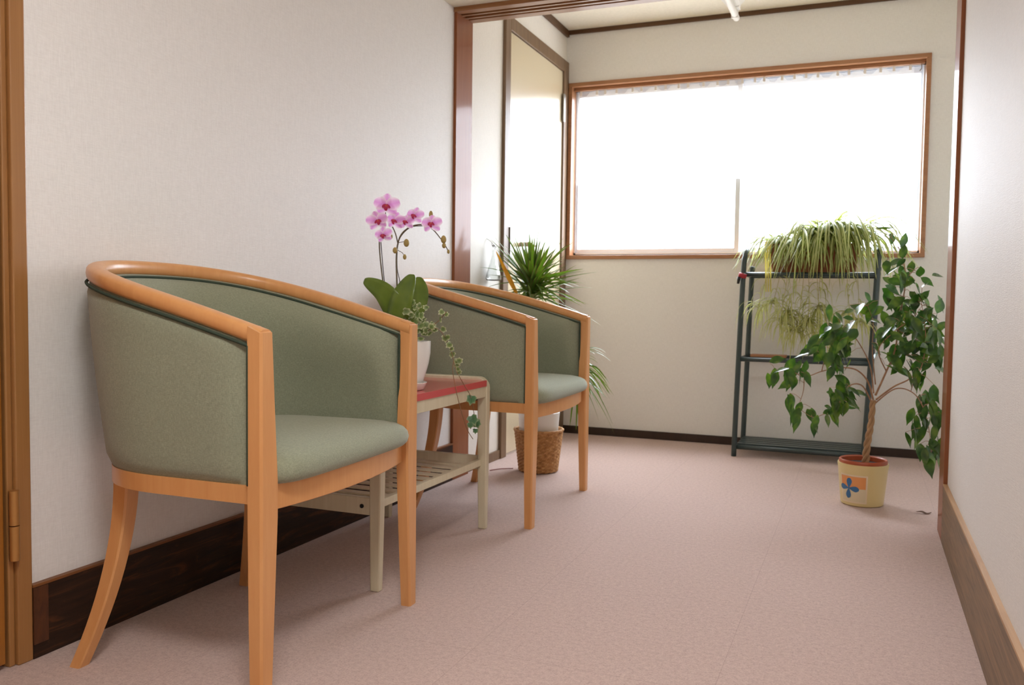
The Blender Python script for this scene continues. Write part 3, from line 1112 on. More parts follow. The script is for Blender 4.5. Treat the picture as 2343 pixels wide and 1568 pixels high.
rn = random.Random(11)
m = MB(oc)
cl = [(935, 715), (950, 700), (945, 725), (962, 722), (955, 740), (970, 735), (938, 738), (975, 750), (985, 742), (960, 755), (945, 755), (975, 765), (968, 705), (930, 745), (925, 760), (950, 765), (965, 770), (990, 752)]
for px, py in cl:
    for _ in range(2):
        c = at_d(px + rn.uniform(-8, 8), py + rn.uniform(-8, 8), rn.uniform(-0.065, -0.02))
        ivy_leaf(m, c, rn.uniform(0.012, 0.019), -fwd + Vector((rn.uniform(-.9, .9), rn.uniform(-.6, .6), rn.uniform(-.2, 1.1))), (rn.uniform(-1, 1), rn.uniform(-1, 1), rn.uniform(-1, 0.6)))
v1 = spline([at_d(975, 758, -0.05), at_d(1000, 752, -0.07), at_x(1018, 772, -1.115), at_x(1033, 805, -1.1), at_x(1040, 835, -1.088), at_x(1048, 858, -1.082)], 6)
v2 = spline([at_d(978, 752, -0.05), at_d(1000, 738, -0.06), at_d(1015, 722, -0.07), at_d(1022, 713, -0.075)], 5)
a = at_x(1036, 850, -1.088)
v3 = spline([v1[22], a, at_x(1046, 905, -1.078), at_x(1058, 950, -1.075), at_x(1070, 985, -1.074), at_x(1082, 1005, -1.074)], 6)
v4 = spline([at_x(1050, 860, -1.082), at_x(1064, 885, -1.076), at_x(1076, 905, -1.072), at_x(1082, 930, -1.072), at_x(1086, 955, -1.072)], 5)
for vv, st in ((v1, 2), (v2, 3)):
    for i in range(1, len(vv), st):
        ivy_leaf(m, vv[i] + Vector((rn.uniform(-.01, .012), rn.uniform(-.02, .02), rn.uniform(-.012, .012))), rn.uniform(0.010, 0.016),
                 -fwd + Vector((rn.uniform(-.9, .9), rn.uniform(-.6, .6), rn.uniform(-.2, .9))), (rn.uniform(-1, 1), rn.uniform(-1, 1), rn.uniform(-1, 0.2)))
iv = m.build('ivy_foliage', M['ivy_leaf'], orc, smooth=False)
m = MB(oc)
for px, py, s in ((1079, 912, 0.022), (1081, 958, 0.024), (1090, 968, 0.020), (1076, 972, 0.014), (1088, 985, 0.012)):
    ivy_leaf(m, at_x(px, py, -1.07), s, (0.6, -1, rn.uniform(0.0, 0.5)), (rn.uniform(-.4, .4), 0.2, -1))
m.build('ivy_foliage', M['ivy_green'], orc, smooth=False)
m = MB(oc)
for vv in (v1, v2, v3, v4):
    m.tube(vv, 0.0011, 5)
m.build('ivy_vine', M['vine'], orc)

# ------------------------------------------------------------------ rattan basket and dracaena
bc = Vector((-1.285, 3.487, 0))
bk = empty('rattan_basket', bc, label='round woven brown rattan basket on the carpet holding a white plant pot', cat='basket')
n, rows = 72, 26
vs, fs = [], []
for j in range(rows + 1):
    k = j / rows
    z = 0.004 + 0.176 * k
    r = 0.084 + 0.021 * k
    for i in range(n):
        wv = 0.0022 * (1 if (i // 2 + j) % 2 else -1)
        a = 2 * PI * i / n
        vs.append(((r + wv) * math.cos(a), (r + wv) * math.sin(a), z))
for j in range(rows):
    for i in range(n):
        l = (i + 1) % n
        fs.append((j * n + i, j * n + l, (j + 1) * n + l, (j + 1) * n + i))
fs.append(tuple(range(n - 1, -1, -1)))
w = obj('woven_wall', vs, fs, M['rattan'], bk, smooth=False)
s_ = w.modifiers.new('thickness', 'SOLIDIFY')
s_.thickness = 0.005
m = MB()
m.tube([Vector((0.104 * math.cos(2 * PI * i / 48), 0.104 * math.sin(2 * PI * i / 48), 0.180 + 0.0015 * (i % 2))) for i in range(49)], 0.006, 8)
m.build('rim', M['rattan'], bk)

dr = empty('potted_dracaena', bc + Vector((0, 0, 0.012)), label='spiky green dracaena in a white pot standing in the rattan basket', cat='plant')
do = bc + Vector((0, 0, 0.012))
m = MB(do)
m.lathe([(0.0, 0.0), (0.070, 0.0), (0.076, 0.01), (0.086, 0.20), (0.090, 0.245), (0.086, 0.246), (0.083, 0.225), (0.0, 0.225)], do, 40)
m.build('pot', M['white_plastic'], dr, sharp=50)
m = MB(do)
m.lathe([(0.0825, 0.226), (0.05, 0.234), (0.0, 0.236)], do, 24)
m.build('soil', M['soil'], dr)
cr1 = Vector((-1.335, 3.50, 0.775))
cr2 = Vector((-1.12, 3.455, 0.475))
m = MB(do)
m.tube(spline([do + Vector((0, 0, 0.22)), Vector((-1.30, 3.49, 0.5)), cr1], 8), [0.013 - 0.004 * i / 16 for i in range(17)], 10)
m.build('trunk', M['bark'], dr)
m = MB(do)
m.tube(spline([do + Vector((0.03, -0.01, 0.22)), Vector((-1.19, 3.47, 0.40)), cr2], 6), [0.010 - 0.003 * i / 12 for i in range(13)], 10)
m.build('trunk', M['bark'], dr)


def sword(m, c, d, L, w, droop, rnd):
    d = Vector(d).normalized()
    side = d.cross(Vector((0, 0, 1)))
    side = side.normalized() if side.length > 0.1 else Vector((1, 0, 0))
    side = (side + Vector((rnd.uniform(-.5, .5), rnd.uniform(-.5, .5), rnd.uniform(-.3, .3)))).normalized()
    pts = []
    for k in range(9):
        t = k / 8
        pts.append(c + d * L * t + Vector((0, 0, -droop * L * t * t)))
    m.blade(pts, lambda t: w * (min(1, 0.55 + 1.6 * t) * (1 - max(0, t - 0.35) / 0.65) ** 0.75 + 0.04), side, 0.35)


rn = random.Random(21)
m = MB(do)
for i in range(190):
    az = rn.uniform(0, 2 * PI)
    el = math.radians(rn.uniform(-10, 85))
    d = Vector((math.cos(az) * math.cos(el), math.sin(az) * math.cos(el), math.sin(el)))
    L = rn.uniform(0.19, 0.315)
    tip = cr1 + d * L
    if tip.x < -1.52 or (tip.y < 3.25 and tip.z < 0.84): continue
    sword(m, cr1 + Vector((0, 0, rn.uniform(-0.05, 0.04))), d, L, rn.uniform(0.014, 0.023), rn.uniform(0.0, 0.4) * math.cos(el) + 0.05, rn)
sword(m, cr1, (-0.62, 0.1, 0.62), 0.29, 0.013, 0.05, rn)
m.build('foliage', M['drac_leaf'], dr)
m = MB(do)
p0 = at_y(1182, 672, 3.40); p1 = at_y(1134, 573, 3.36)
m.blade([p0.lerp(p1, k / 8) for k in range(9)], lambda t: 0.019 * (min(1, 0.6 + 1.4 * t) * (1 - max(0, t - 0.4) / 0.6) ** 0.7 + 0.05), RGT, 0.2)
tag(m.build('yellow_leaf', M['drac_yellow'], dr), 'single yellow leaf')
m = MB(do)
for i in range(46):
    az = rn.uniform(-2.2, 1.9)
    el = math.radians(rn.uniform(-35, 55))
    d = Vector((math.cos(az) * math.cos(el), math.sin(az) * math.cos(el), math.sin(el)))
    if d.y < -0.6: continue
    sword(m, cr2 + Vector((0, 0, rn.uniform(-0.06, 0.03))), d, rn.uniform(0.14, 0.23), rn.uniform(0.010, 0.016), rn.uniform(0.35, 0.9), rn)
for px, py in ((1330, 1002), (1318, 985), (1304, 975), (1338, 965), (1322, 950), (1395, 902), (1388, 868), (1352, 905)):
    e = at_y(px, py, 3.38)
    c = cr2 + Vector((-0.02, 0, -0.05))
    mid = (c + e) / 2 + Vector((0.02, -0.01, 0.05))
    m.blade(spline([c, mid, e], 5), lambda t: 0.013 * ((1 - t) ** 0.6 + 0.05), RGT + Vector((0, 0, 0.4)), 0.3)
m.build('foliage', M['drac_leaf'], dr)

# glass wall vase hanging beside the alcove door
gv = Vector((XA + 0.035, 3.515, 0.815))
g = empty('glass_wall_vase', gv, label='small clear glass flask vase hanging on the pale wall beside the alcove door', cat='vase')
m = MB(gv)
m.lathe([(0.0, 0.004), (0.046, 0.006), (0.052, 0.014), (0.046, 0.035), (0.026, 0.08), (0.012, 0.115), (0.009, 0.15), (0.012, 0.162), (0.0105, 0.161), (0.0075, 0.15), (0.0105, 0.115), (0.024, 0.08), (0.044, 0.035), (0.049, 0.014), (0.044, 0.009), (0.0, 0.007)], gv, 32)
m.v = [Vector((max(-0.034, v.x * 0.6), v.y, v.z)) for v in m.v]
m.build('flask', M['glass'], g)
m = MB(gv)
m.tube(spline([gv + Vector((-0.0345, 0, 0.19)), gv + Vector((-0.012, 0, 0.175)), gv + Vector((0.0, 0.012, 0.155)), gv + Vector((0.012, 0, 0.155)), gv + Vector((0, -0.012, 0.155)), gv + Vector((-0.012, 0, 0.17))], 5), 0.0012, 6)
m.build('wire_hook', M['grey_metal'], g)

# ------------------------------------------------------------------ dark metal plant stand
SX0, SX1, SYF, SYB = -0.548, 0.028, 4.235, 4.515
so_ = (-0.26, 4.38, 0)
st = empty('plant_stand', so_, label='dark green tubular metal plant stand under the right of the window', cat='stand')
Rt = 0.0125


def leg(pts):
    m = MB(so_)
    m.tube(spline(pts, 8), Rt, 12)
    return m.build('leg', M['dark_metal'], st)


# side frames: front and rear legs leaning slightly, front ones curling over at the top
leg([(SX0 - 0.012, SYF, 0), (SX0 - 0.002, SYF + 0.005, 0.45), (SX0 + 0.010, SYF + 0.008, 0.88), (SX0 + 0.016, SYF + 0.02, 0.965), (SX0 + 0.018, SYF + 0.05, 0.99)])
leg([(SX1 - 0.012, SYF, 0), (SX1 + 0.006, SYF + 0.005, 0.45), (SX1 + 0.022, SYF + 0.008, 0.88), (SX1 + 0.026, SYF + 0.02, 0.965), (SX1 + 0.028, SYF + 0.05, 0.99)])
leg([(SX0 - 0.006, SYB, 0), (SX0 + 0.006, SYB, 0.45), (SX0 + 0.018, SYB, 0.88), (SX0 + 0.022, SYB, 0.90)])
leg([(SX1 - 0.006, SYB, 0), (SX1 + 0.012, SYB, 0.45), (SX1 + 0.028, SYB, 0.88), (SX1 + 0.03, SYB, 0.90)])
for z, nm, fx in ((0.468, 'cross_bar', 0.0), (0.872, 'cross_bar', 0.012)):
    for y in (SYF + 0.006, SYB):
        m = MB(so_)
        m.tube([(SX0 + fx, y, z), (SX1 + fx + 0.01, y, z)], 0.0105, 12)
        m.build(nm, M['dark_metal'], st)
    for x in (SX0 + fx, SX1 + fx + 0.008):
        m = MB(so_)
        m.tube([(x, SYF + 0.006, z), (x, SYB, z)], 0.008, 10)
        m.build('side_bar', M['dark_metal'], st)
for k in range(5):
    y = SYF + 0.03 + k * 0.055
    boxobj('shelf_slat', (SX0 - 0.002, SX1 - 0.004, y, y + 0.034, 0.046, 0.060), M['dark_metal'], st, 0.002, so_)
for k in range(5):
    y = SYF + 0.03 + k * 0.055
    boxobj('shelf_slat', (SX0 + 0.014, SX1 + 0.02, y, y + 0.034, 0.874, 0.884), M['dark_metal'], st, 0.002, so_)
for y in (SYF + 0.006, SYB):
    m = MB(so_)
    m.tube([(SX0 - 0.006, y, 0.045), (SX1 - 0.008, y, 0.045)], 0.011, 12)
    m.build('cross_bar', M['dark_metal'], st)
wb = boxobj('wood_shelf', (SX0 + 0.03, SX0 + 0.2, SYB - 0.09, SYB - 0.012, 0.470, 0.482), M['casing'], st, 0.002, so_)
# red clip on the stand
cp = at_y(1696, 632, 4.215)
k = empty('red_clip', cp, label='small red and black clip on the left leg of the plant stand', cat='clip')
m = MB(cp)
m.tube([cp + Vector((-0.012, 0.004, 0.006)), cp + Vector((0.022, 0.012, -0.002))], [0.013, 0.011], 10)
m.build('knob', M['red_clip'], k)
m = MB(cp)
m.tube([cp + Vector((-0.010, 0.002, -0.004)), cp + Vector((-0.014, 0, -0.036))], [0.009, 0.006], 8)
m.build('jaw', M['black'], k)

# planter with spider plant
pc = Vector((-0.235, 4.385, 0.8845))
sp_ = empty('potted_spider_plant', pc, label='variegated spider plant trailing from a terracotta trough on the dark metal stand', cat='plant')
px0, px1, py0, py1, ph_ = -0.43, -0.03, 4.31, 4.47, 0.135
m = MB(pc)
rings = []
for z, g_ in ((0, 0.014), (0.05, 0.008), (ph_ - 0.02, 0.0), (ph_ - 0.02, -0.006), (ph_, -0.006), (ph_, 0.006), (ph_ - 0.03, 0.008)):
    x0, x1, y0, y1, r = px0 + g_, px1 - g_, py0 + g_, py1 - g_, 0.012
    ring = []
    for cx, cy, a0 in ((x1 - r, y1 - r, 0), (x0 + r, y1 - r, 90), (x0 + r, y0 + r, 180), (x1 - r, y0 + r, 270)):
        for q in range(4):
            a = math.radians(a0 + 30 * q)
            ring.append(Vector((cx + r * math.cos(a), cy + r * math.sin(a), pc.z + z)))
    rings.append(ring)
m.loft(rings)
m.build('trough', M['terracotta'], sp_, sharp=40)
boxobj('soil', (px0 + 0.01, px1 - 0.01, py0 + 0.01, py1 - 0.01, pc.z + ph_ - 0.03, pc.z + ph_ - 0.018), M['soil'], sp_, 0, pc)
rn = random.Random(5)


def arch(m, c, az, L, rise, w, rnd, ymax=4.545, hang=1.0):
    """arching leaf: leaves upward, then droops"""
    h = Vector((math.cos(az), math.sin(az), 0))
    pts = []
    n = 12
    p = Vector(c)
    end = -math.radians(rnd.uniform(70, 88)) * hang
    for k in range(n + 1):
        q = Vector(p)
        if q.y > ymax: q.y = ymax - 0.004 * rnd.random()
        pts.append(q)
        t = (k + 0.5) / n
        th = rise + (end - rise) * min(1, t * 1.45) ** 0.9
        p = p + (h * math.cos(th) + Vector((0, 0, math.sin(th)))) * (L / n)
    sd = Vector((-h.y, h.x, 0)) + Vector((0, 0, rnd.uniform(-0.5, 0.5)))
    m.blade(pts, lambda t: w * (min(1, 0.6 + 2 * t) * (1 - max(0, t - 0.4) / 0.6) ** 0.7 + 0.05), sd, 0.35)


m = MB(pc)
clumps = [(-0.40, 4.37), (-0.34, 4.41), (-0.28, 4.36), (-0.20, 4.38), (-0.16, 4.37), (-0.10, 4.40), (-0.06, 4.36)]
for ci, (x, y) in enumerate(clumps):
    for i in range(62 if ci in (3, 4, 5) else 32):
        az = rn.choice((rn.uniform(-PI, 0), rn.uniform(-PI, 0), rn.uniform(0, 2 * PI)))
        arch(m, (x + rn.uniform(-.02, .02), y + rn.uniform(-.02, .02), pc.z + ph_ - 0.02 + (0.03 if ci > 2 else 0)), az, rn.uniform(0.20, 0.34) if ci < 2 else rn.uniform(0.26, 0.52), math.radians(rn.uniform(45, 88)), rn.uniform(0.010, 0.017), rn, hang=rn.uniform(0.65, 1.0))
for (px, py) in ((1940, 480), (1950, 505), (1830, 520), (1905, 500), (1870, 470), (1795, 530), (1925, 525), (1960, 480)):
    e = at_y(px, py, 4.37)
    c = Vector((e.x * 0.7 - 0.07, 4.37, pc.z + ph_ - 0.02))
    m.blade(spline([c, c.lerp(e, 0.5) + Vector((0.004, 0, 0.01)), e], 5), lambda t: 0.009 * ((1 - t) ** 0.5 + 0.05), RGT, 0.3)
m.build('foliage', M['spider_leaf'], sp_)
m = MB(pc)
for dx in (0.0, 0.011, 0.022):
    a = at_y(1752 + dx * 450, 560, 4.24); b = at_y(1753 + dx * 480, 668, 4.2)
    m.blade(spline([a + Vector((0.02, 0.06, 0.03)), a, a.lerp(b, 0.5), b], 5), lambda t: 0.012 * (1 - 0.5 * t), RGT, 0.25)
tag(m.build('yellow_foliage', M['spider_yellow'], sp_), 'yellowed drooping leaves')
# runners with plantlets hanging below
runs = [((1790, 600), (1770, 690), 4.24, 15), ((1830, 610), (1800, 715), 4.23, 22), ((1850, 600), (1850, 735), 4.22, 22), ((1880, 600), (1872, 705), 4.22, 18),
        ((1760, 610), (1735, 700), 4.22, 9), ((1840, 620), (1822, 755), 4.215, 16), ((1960, 600), (1965, 735), 4.22, 14), ((1940, 600), (1945, 715), 4.21, 12), ((1870, 640), (1885, 770), 4.21, 14), ((1800, 640), (1785, 735), 4.215, 12)]
mr, ml = MB(pc), MB(pc)
for (a, b, y, cnt) in runs:
    A, B = at_y(a[0], a[1], y), at_y(b[0], b[1], y)
    root_ = Vector((A.x, 4.36, pc.z + ph_ - 0.01))
    mid = Vector((A.x, y, A.z + 0.06))
    mr.tube(spline([root_, mid, A, A.lerp(B, 0.5) + Vector((rn.uniform(-.01, .01), 0, 0)), B], 6), 0.0013, 5)
    for _ in range(cnt * 2):
        az = rn.uniform(0, 2 * PI)
        arch(ml, B + Vector((rn.uniform(-.008, .008), 0, rn.uniform(-.015, .015))), az, rn.uniform(0.10, 0.21), math.radians(rn.uniform(-10, 60)), rn.uniform(0.005, 0.009), rn)
    for _ in range(cnt // 2):
        C = A.lerp(B, rn.uniform(0.3, 0.8))
        arch(ml, C, rn.uniform(0, 2 * PI), rn.uniform(0.08, 0.14), math.radians(rn.uniform(-10, 50)), rn.uniform(0.004, 0.007), rn)
mr.build('runners', M['runner'], sp_)
ml.build('plantlets', M['spider_pale'], sp_)

# ------------------------------------------------------------------ ficus in a cream pot
fc = Vector((0.014, 3.437, 0))
fo = empty('potted_ficus', fc, label='weeping fig with braided trunk in a cream pot painted with a blue flower', cat='plant')
m = MB(fc)
m.lathe([(0.0, 0.0), (0.069, 0.0), (0.074, 0.004), (0.080, 0.06), (0.086, 0.13), (0.089, 0.150), (0.088, 0.1545), (0.0795, 0.1545), (0.078, 0.135), (0.0, 0.130)], fc, 64)
pot = m.build('pot', M['pot_cream'], fo, sharp=45)
m = MB(fc)
m.lathe([(0.084, 0.154), (0.0845, 0.164), (0.081, 0.168), (0.076, 0.164), (0.075, 0.135), (0.0, 0.130)], fc, 64)
tag(m.build('rim', M['terracotta_rim'], fo, sharp=45), 'orange brown glazed rim')
m = MB(fc)
m.lathe([(0.0755, 0.148), (0.04, 0.152), (0.0, 0.153)], fc, 32)
m.build('soil', M['soil'], fo)


def pot_r(z):
    P = [(0.0, 0.0725), (0.004, 0.074), (0.06, 0.080), (0.13, 0.086), (0.15, 0.089)]
    for (a, ra), (b, rb) in zip(P, P[1:]):
        if z <= b: return ra + (rb - ra) * (z - a) / (b - a)
    return 0.089


toc = math.atan2(CAM.y - fc.y, CAM.x - fc.x)     # the painted side faces the room
A0 = toc - 0.42


def decal(name, outline, mat, d):
    """outline in (arc metres, z); wrapped on the pot"""
    vs = []
    cx = sum(p[0] for p in outline) / len(outline)
    cz = sum(p[1] for p in outline) / len(outline)
    K = 6
    n = len(outline)
    vs.append((cx, cz))
    for k in range(1, K + 1):
        for p in outline:
            vs.append((cx + (p[0] - cx) * k / K, cz + (p[1] - cz) * k / K))
    V = []
    for s, z in vs:
        a = A0 + s / 0.082
        r = pot_r(z) + d
        V.append((r * math.cos(a), r * math.sin(a), z))
    fs = [(0, 1 + i, 1 + (i + 1) % n) for i in range(n)]
    for k in range(1, K):
        a, b = 1 + (k - 1) * n, 1 + k * n
        for i in range(n):
            j = (i + 1) % n
            fs.append((a + i, b + i, b + j, a + j))
    return obj(name, V, fs, mat, pot)


def rectline(x0, x1, z0, z1, n=8):
    P = []
    for i in range(n): P.append((x0 + (x1 - x0) * i / n, z0))
    for i in range(n): P.append((x1, z0 + (z1 - z0) * i / n))
    for i in range(n): P.append((x1 - (x1 - x0) * i / n, z1))
    for i in range(n): P.append((x0, z1 - (z1 - z0) * i / n))
    return P


decal('decal_border', rectline(-0.052, 0.052, 0.014, 0.118), M['decal_border'], 0.0005)
decal('decal_panel', rectline(-0.047, 0.047, 0.019, 0.113), M['decal_pale'], 0.0009)
decal('decal_block', rectline(-0.047, 0.046, 0.068, 0.112), M['decal_orange'], 0.0013)
fl_c = (-0.014, 0.068)
for a in (80, 170, 260, 350):
    t = math.radians(a + 5)
    u, v = (math.cos(t), math.sin(t)), (-math.sin(t), math.cos(t))
    out = []
    for k in range(24):
        q = 2 * PI * k / 24
        L = 0.019 + 0.019 * math.cos(q)
        wd = 0.0115 * math.sin(q) * (0.30 + 0.70 * min(1, L / 0.026))
        out.append((fl_c[0] + u[0] * L + v[0] * wd, fl_c[1] + u[1] * L + v[1] * wd))
    decal('decal_petal', out, M['decal_blue'], 0.0018)

# braided trunk
tA = [Vector((0.022, 3.44, 0.145)), Vector((0.026, 3.44, 0.22)), Vector((0.036, 3.44, 0.30)), Vector((0.040, 3.44, 0.385))]
axis = spline(tA, 14)
m = MB(fc)
for k in range(3):
    pts = []
    for i, p in enumerate(axis):
        t = i / (len(axis) - 1)
        a = t * 2 * PI * 2.4 + k * 2 * PI / 3
        r = 0.0078 - 0.002 * t
        pts.append(p + Vector((math.cos(a) * r, math.sin(a) * r, 0)))
    m.tube(pts, [0.0066 - 0.0012 * i / len(pts) for i in range(len(pts))], 10)
m.build('trunk', M['bark'], fo)
FY = 3.44


def fp(px, py, dy=0.0):
    return at_y(px, py, FY + dy)


br_ = [
    ([(1998, 915, 0), (1985, 872, -0.01), (1958, 846, -0.03), (1920, 842, -0.05), (1880, 850, -0.07), (1840, 862, -0.08), (1800, 845, -0.09), (1770, 858, -0.1)], 0.0042),
    ([(1996, 925, 0), (1975, 885, -0.03), (1950, 880, -0.06), (1928, 900, -0.08), (1915, 935, -0.09), (1885, 948, -0.10), (1860, 955, -0.1), (1835, 940, -0.1)], 0.0036),
    ([(2003, 905, 0), (2028, 850, 0.02), (2048, 800, 0.03), (2060, 720, 0.03), (2072, 640, 0.02), (2062, 580, 0.01), (2040, 545, 0.0)], 0.0050),
    ([(2004, 915, 0), (2045, 885, 0.0), (2080, 868, 0.0), (2108, 840, 0.0), (2118, 770, 0.0), (2108, 690, 0.0)], 0.0045),
    ([(2000, 925, 0), (2048, 890, -0.03), (2090, 900, -0.05), (2115, 940, -0.06), (2128, 1000, -0.07), (2132, 1060, -0.07)], 0.0034),
    ([(1999, 900, 0), (1990, 835, 0.04), (1962, 780, 0.05), (1930, 745, 0.05), (1900, 765, 0.05)], 0.0034),
    ([(2003, 880, 0.01), (1996, 800, 0.05), (1998, 740, 0.06), (1985, 700, 0.06)], 0.0030),
    ([(1840, 862, -0.08), (1838, 895, -0.08), (1826, 930, -0.08), (1812, 950, -0.08)], 0.0022),
    ([(2028, 850, 0.02), (2010, 800, -0.03), (2045, 760, -0.05), (2085, 730, -0.06), (2110, 700, -0.06)], 0.0030),
    ([(2048, 800, 0.03), (2090, 780, 0.06), (2130, 750, 0.08)], 0.0030),
    ([(2072, 640, 0.02), (2095, 615, 0.0), (2110, 612, 0)], 0.0022),
    ([(1880, 850, -0.07), (1890, 815, -0.05), (1910, 790, -0.02)], 0.0026),
]
m = MB(fc)
skel = []
for P, r in br_:
    r *= 0.8
    pts = spline([fp(*p) for p in P], 6)
    for p in pts:
        if p.x > 0.233 and p.y < 3.15: p.x = 0.233
    m.tube(pts, [r * (1 - 0.7 * i / (len(pts) - 1)) for i in range(len(pts))], 7)
    skel += pts
lv = [(2027, 518, 1, 90), (2040, 545, 1, 200), (2068, 545, 1, 30), (2068, 572, 1, 20), (2042, 600, 3, 0), (2088, 603, 2, 0), (2118, 620, 2, 60), (2122, 643, 1, 100), (2072, 640, 5, 0), (2098, 658, 2, 150), (2050, 655, 4, 0),
      (2083, 690, 6, 0), (2108, 688, 4, 0), (2055, 710, 6, 0), (2112, 720, 7, 0), (2133, 742, 5, 0), (2082, 748, 7, 0), (2048, 758, 6, 0), (2108, 768, 7, 0), (2138, 785, 5, 0), (2068, 798, 6, 0), (2095, 828, 6, 0),
      (2030, 808, 4, 0), (2138, 830, 4, 0), (2048, 848, 3, 0), (2100, 872, 6, 180), (2120, 905, 4, 180), (2130, 935, 4, 180), (2105, 945, 3, 180), (2138, 970, 4, 180), (2108, 990, 4, 180), (2088, 970, 3, 200), (2138, 1018, 4, 180), (2115, 1035, 3, 180), (2135, 1058, 3, 180),
      (2025, 735, 4, 0), (2035, 685, 4, 0), (2145, 700, 2, 0), (2020, 770, 3, 0), (2125, 800, 5, 0), (2090, 790, 5, 0), (2060, 830, 3, 0),
      (1990, 690, 2, 0), (1998, 705, 2, 0), (1985, 720, 3, 220), (1935, 718, 2, 270), (1965, 705, 1, 0), (1908, 742, 6, 0), (1935, 758, 6, 0), (1888, 770, 6, 230), (1920, 788, 7, 0), (1868, 796, 5, 240), (1940, 798, 5, 0), (1900, 818, 6, 180), (1928, 832, 4, 180),
      (1848, 810, 2, 250), (1780, 822, 1, 60), (1832, 838, 2, 20), (1812, 848, 4, 200), (1768, 862, 4, 190), (1842, 866, 2, 160), (1808, 870, 3, 185), (1800, 845, 2, 0),
      (1812, 925, 3, 180), (1830, 950, 3, 180), (1858, 958, 2, 180), (1872, 962, 2, 170), (1905, 880, 2, 0), (1935, 898, 4, 170), (1945, 912, 4, 120), (1920, 925, 5, 190), (1912, 940, 4, 180), (1948, 913, 2, 110), (1915, 958, 2, 170), (1888, 935, 2, 90), (1900, 900, 1, 180)]
rn = random.Random(9)
ml = MB(fc)


def ficus_leaf(m, base, d, L, w, rnd):
    d = Vector(d).normalized()
    side = d.cross(-fwd + Vector((rnd.uniform(-1.3, 1.3), rnd.uniform(-1.0, 1.0), rnd.uniform(-.3, 1.4))))
    side = side.normalized() if side.length > 0.05 else Vector((1, 0, 0))
    pts = []
    for k in range(9):
        t = k / 8
        pts.append(base + d * L * t + Vector((0, 0, -0.18 * L * t * t)))
    prof = [0.06, 0.55, 0.88, 1.0, 0.97, 0.82, 0.55, 0.22, 0.03]
    m.blade(pts, lambda t: w * prof[min(8, int(round(t * 8)))], side, 0.22)


for px, py, cnt, direc in lv:
    for i in range(cnt if cnt < 3 else int(cnt * 1.6)):
        jx, jy = (rn.gauss(0, 11), rn.gauss(0, 11)) if cnt > 1 else (0, 0)
        dy = rn.uniform(-0.10, 0.10)
        # keep depth near the branch it hangs from
        P0 = fp(px, py)
        best = min(skel, key=lambda q: (q.x - P0.x) ** 2 + (q.z - P0.z) ** 2)
        c = at_y(px + jx, py + jy, best.y + dy)
        if c.y < 3.2 and c.x > 0.2: c.x = 0.2
        if direc:
            a = math.radians(direc + rn.uniform(-25, 25))
        else:
            a = math.radians(rn.choice((rn.uniform(100, 260), rn.uniform(100, 260), rn.uniform(0, 360))))
        d = RGT * math.sin(a) + UPV * math.cos(a) + fwd * rn.uniform(-0.9, 0.5)
        L = rn.uniform(0.046, 0.072)
        b = c - d.normalized() * L * 0.5
        ficus_leaf(ml, b, d, L, L * rn.uniform(0.42, 0.56), rn)
        if i % 2 == 0:
            near = min(skel, key=lambda q: (q - b).length)
            dd = near - b
            if 0.004 < dd.length < 0.14:
                mid = (near + b) / 2 + Vector((0, 0, 0.006))
                m.tube([near, mid, b], [0.0011, 0.0009, 0.0007], 4)
m.build('branches', M['twig'], fo)
ml.build('foliage', M['ficus_leaf'], fo)

# ------------------------------------------------------------------ ceiling light in the alcove
lc = (-0.66, 3.85, ZA)
cl_ = empty('ceiling_light', lc, label='white fluorescent strip light on the alcove ceiling', cat='ceiling light')
m = MB(lc)
ye, yn = 4.235, 3.42
x = -0.600
prof = [(-0.085, 0.0), (-0.085, -0.012), (-0.030, -0.075), (-0.018, -0.082), (0.018, -0.082), (0.030, -0.075), (0.085, -0.012), (0.085, 0.0)]
m.loft([[Vector((x - 0.012 + a, yn, ZA + b)) for a, b in prof], [Vector((x - 0.012 + a, ye, ZA + b)) for a, b in prof]])
m.build('housing', M['white_plastic'], cl_, smooth=False, bevel=0.003)
m = MB(lc)
m.tube([(x - 0.012, yn + 0.02, ZA - 0.104), (x - 0.012, ye + 0.085, ZA - 0.104)], 0.0155, 16)
m.tube([(x - 0.012, ye + 0.085, ZA - 0.104), (x - 0.012, ye + 0.095, ZA - 0.104)], [0.0155, 0.010], 16)
m.build('tube', M['white_plastic'], cl_, sharp=50)
m = MB(lc)
m.box(x - 0.028, x + 0.004, ye + 0.02, ye + 0.034, ZA - 0.122, ZA - 0.07)
m.box(x - 0.02, x + 0.014, ye - 0.02, ye + 0.034, ZA - 0.086, ZA - 0.06)
m.build('lamp_holder', M['white_plastic'], cl_, smooth=False, bevel=0.003)
m = MB(lc)
m.box(x - 0.028, x + 0.004, yn - 0.012, yn + 0.02, ZA - 0.122, ZA - 0.0)
m.build('lamp_holder', M['white_plastic'], cl_, smooth=False, bevel=0.003)

# ------------------------------------------------------------------ bits on the carpet
lp = Vector((0.222, 3.36, 0.003))
m = MB(lp)
m.blade(spline([lp + Vector((-0.03, 0.0, 0.003)), lp + Vector((-0.01, 0, 0.008)), lp + Vector((0.006, 0.0, 0.002)), lp + Vector((0.02, 0.004, 0.006))], 4), lambda t: 0.016 * math.sin(PI * (0.05 + 0.9 * t)), (0, 1, 0.2), 0.5)
o = m.build('dry_leaf', M['dry_leaf'])
o.location = lp
tag(o, 'curled dry brown leaf on the carpet right of the cream pot', 'leaf')
lp = Vector((-1.44, 3.44, 0.0))
m = MB(lp)
m.tube(spline([lp + Vector((-0.03, -0.05, 0.003)), lp + Vector((-0.005, -0.01, 0.004)), lp + Vector((0.02, 0.0, 0.006)), lp + Vector((0.045, 0.03, 0.004))], 5), 0.002, 5)
o = m.build('dry_twig', M['dry_red'])
o.location = lp
tag(o, 'thin dry reddish twig on the carpet beside the rattan basket', 'twig')

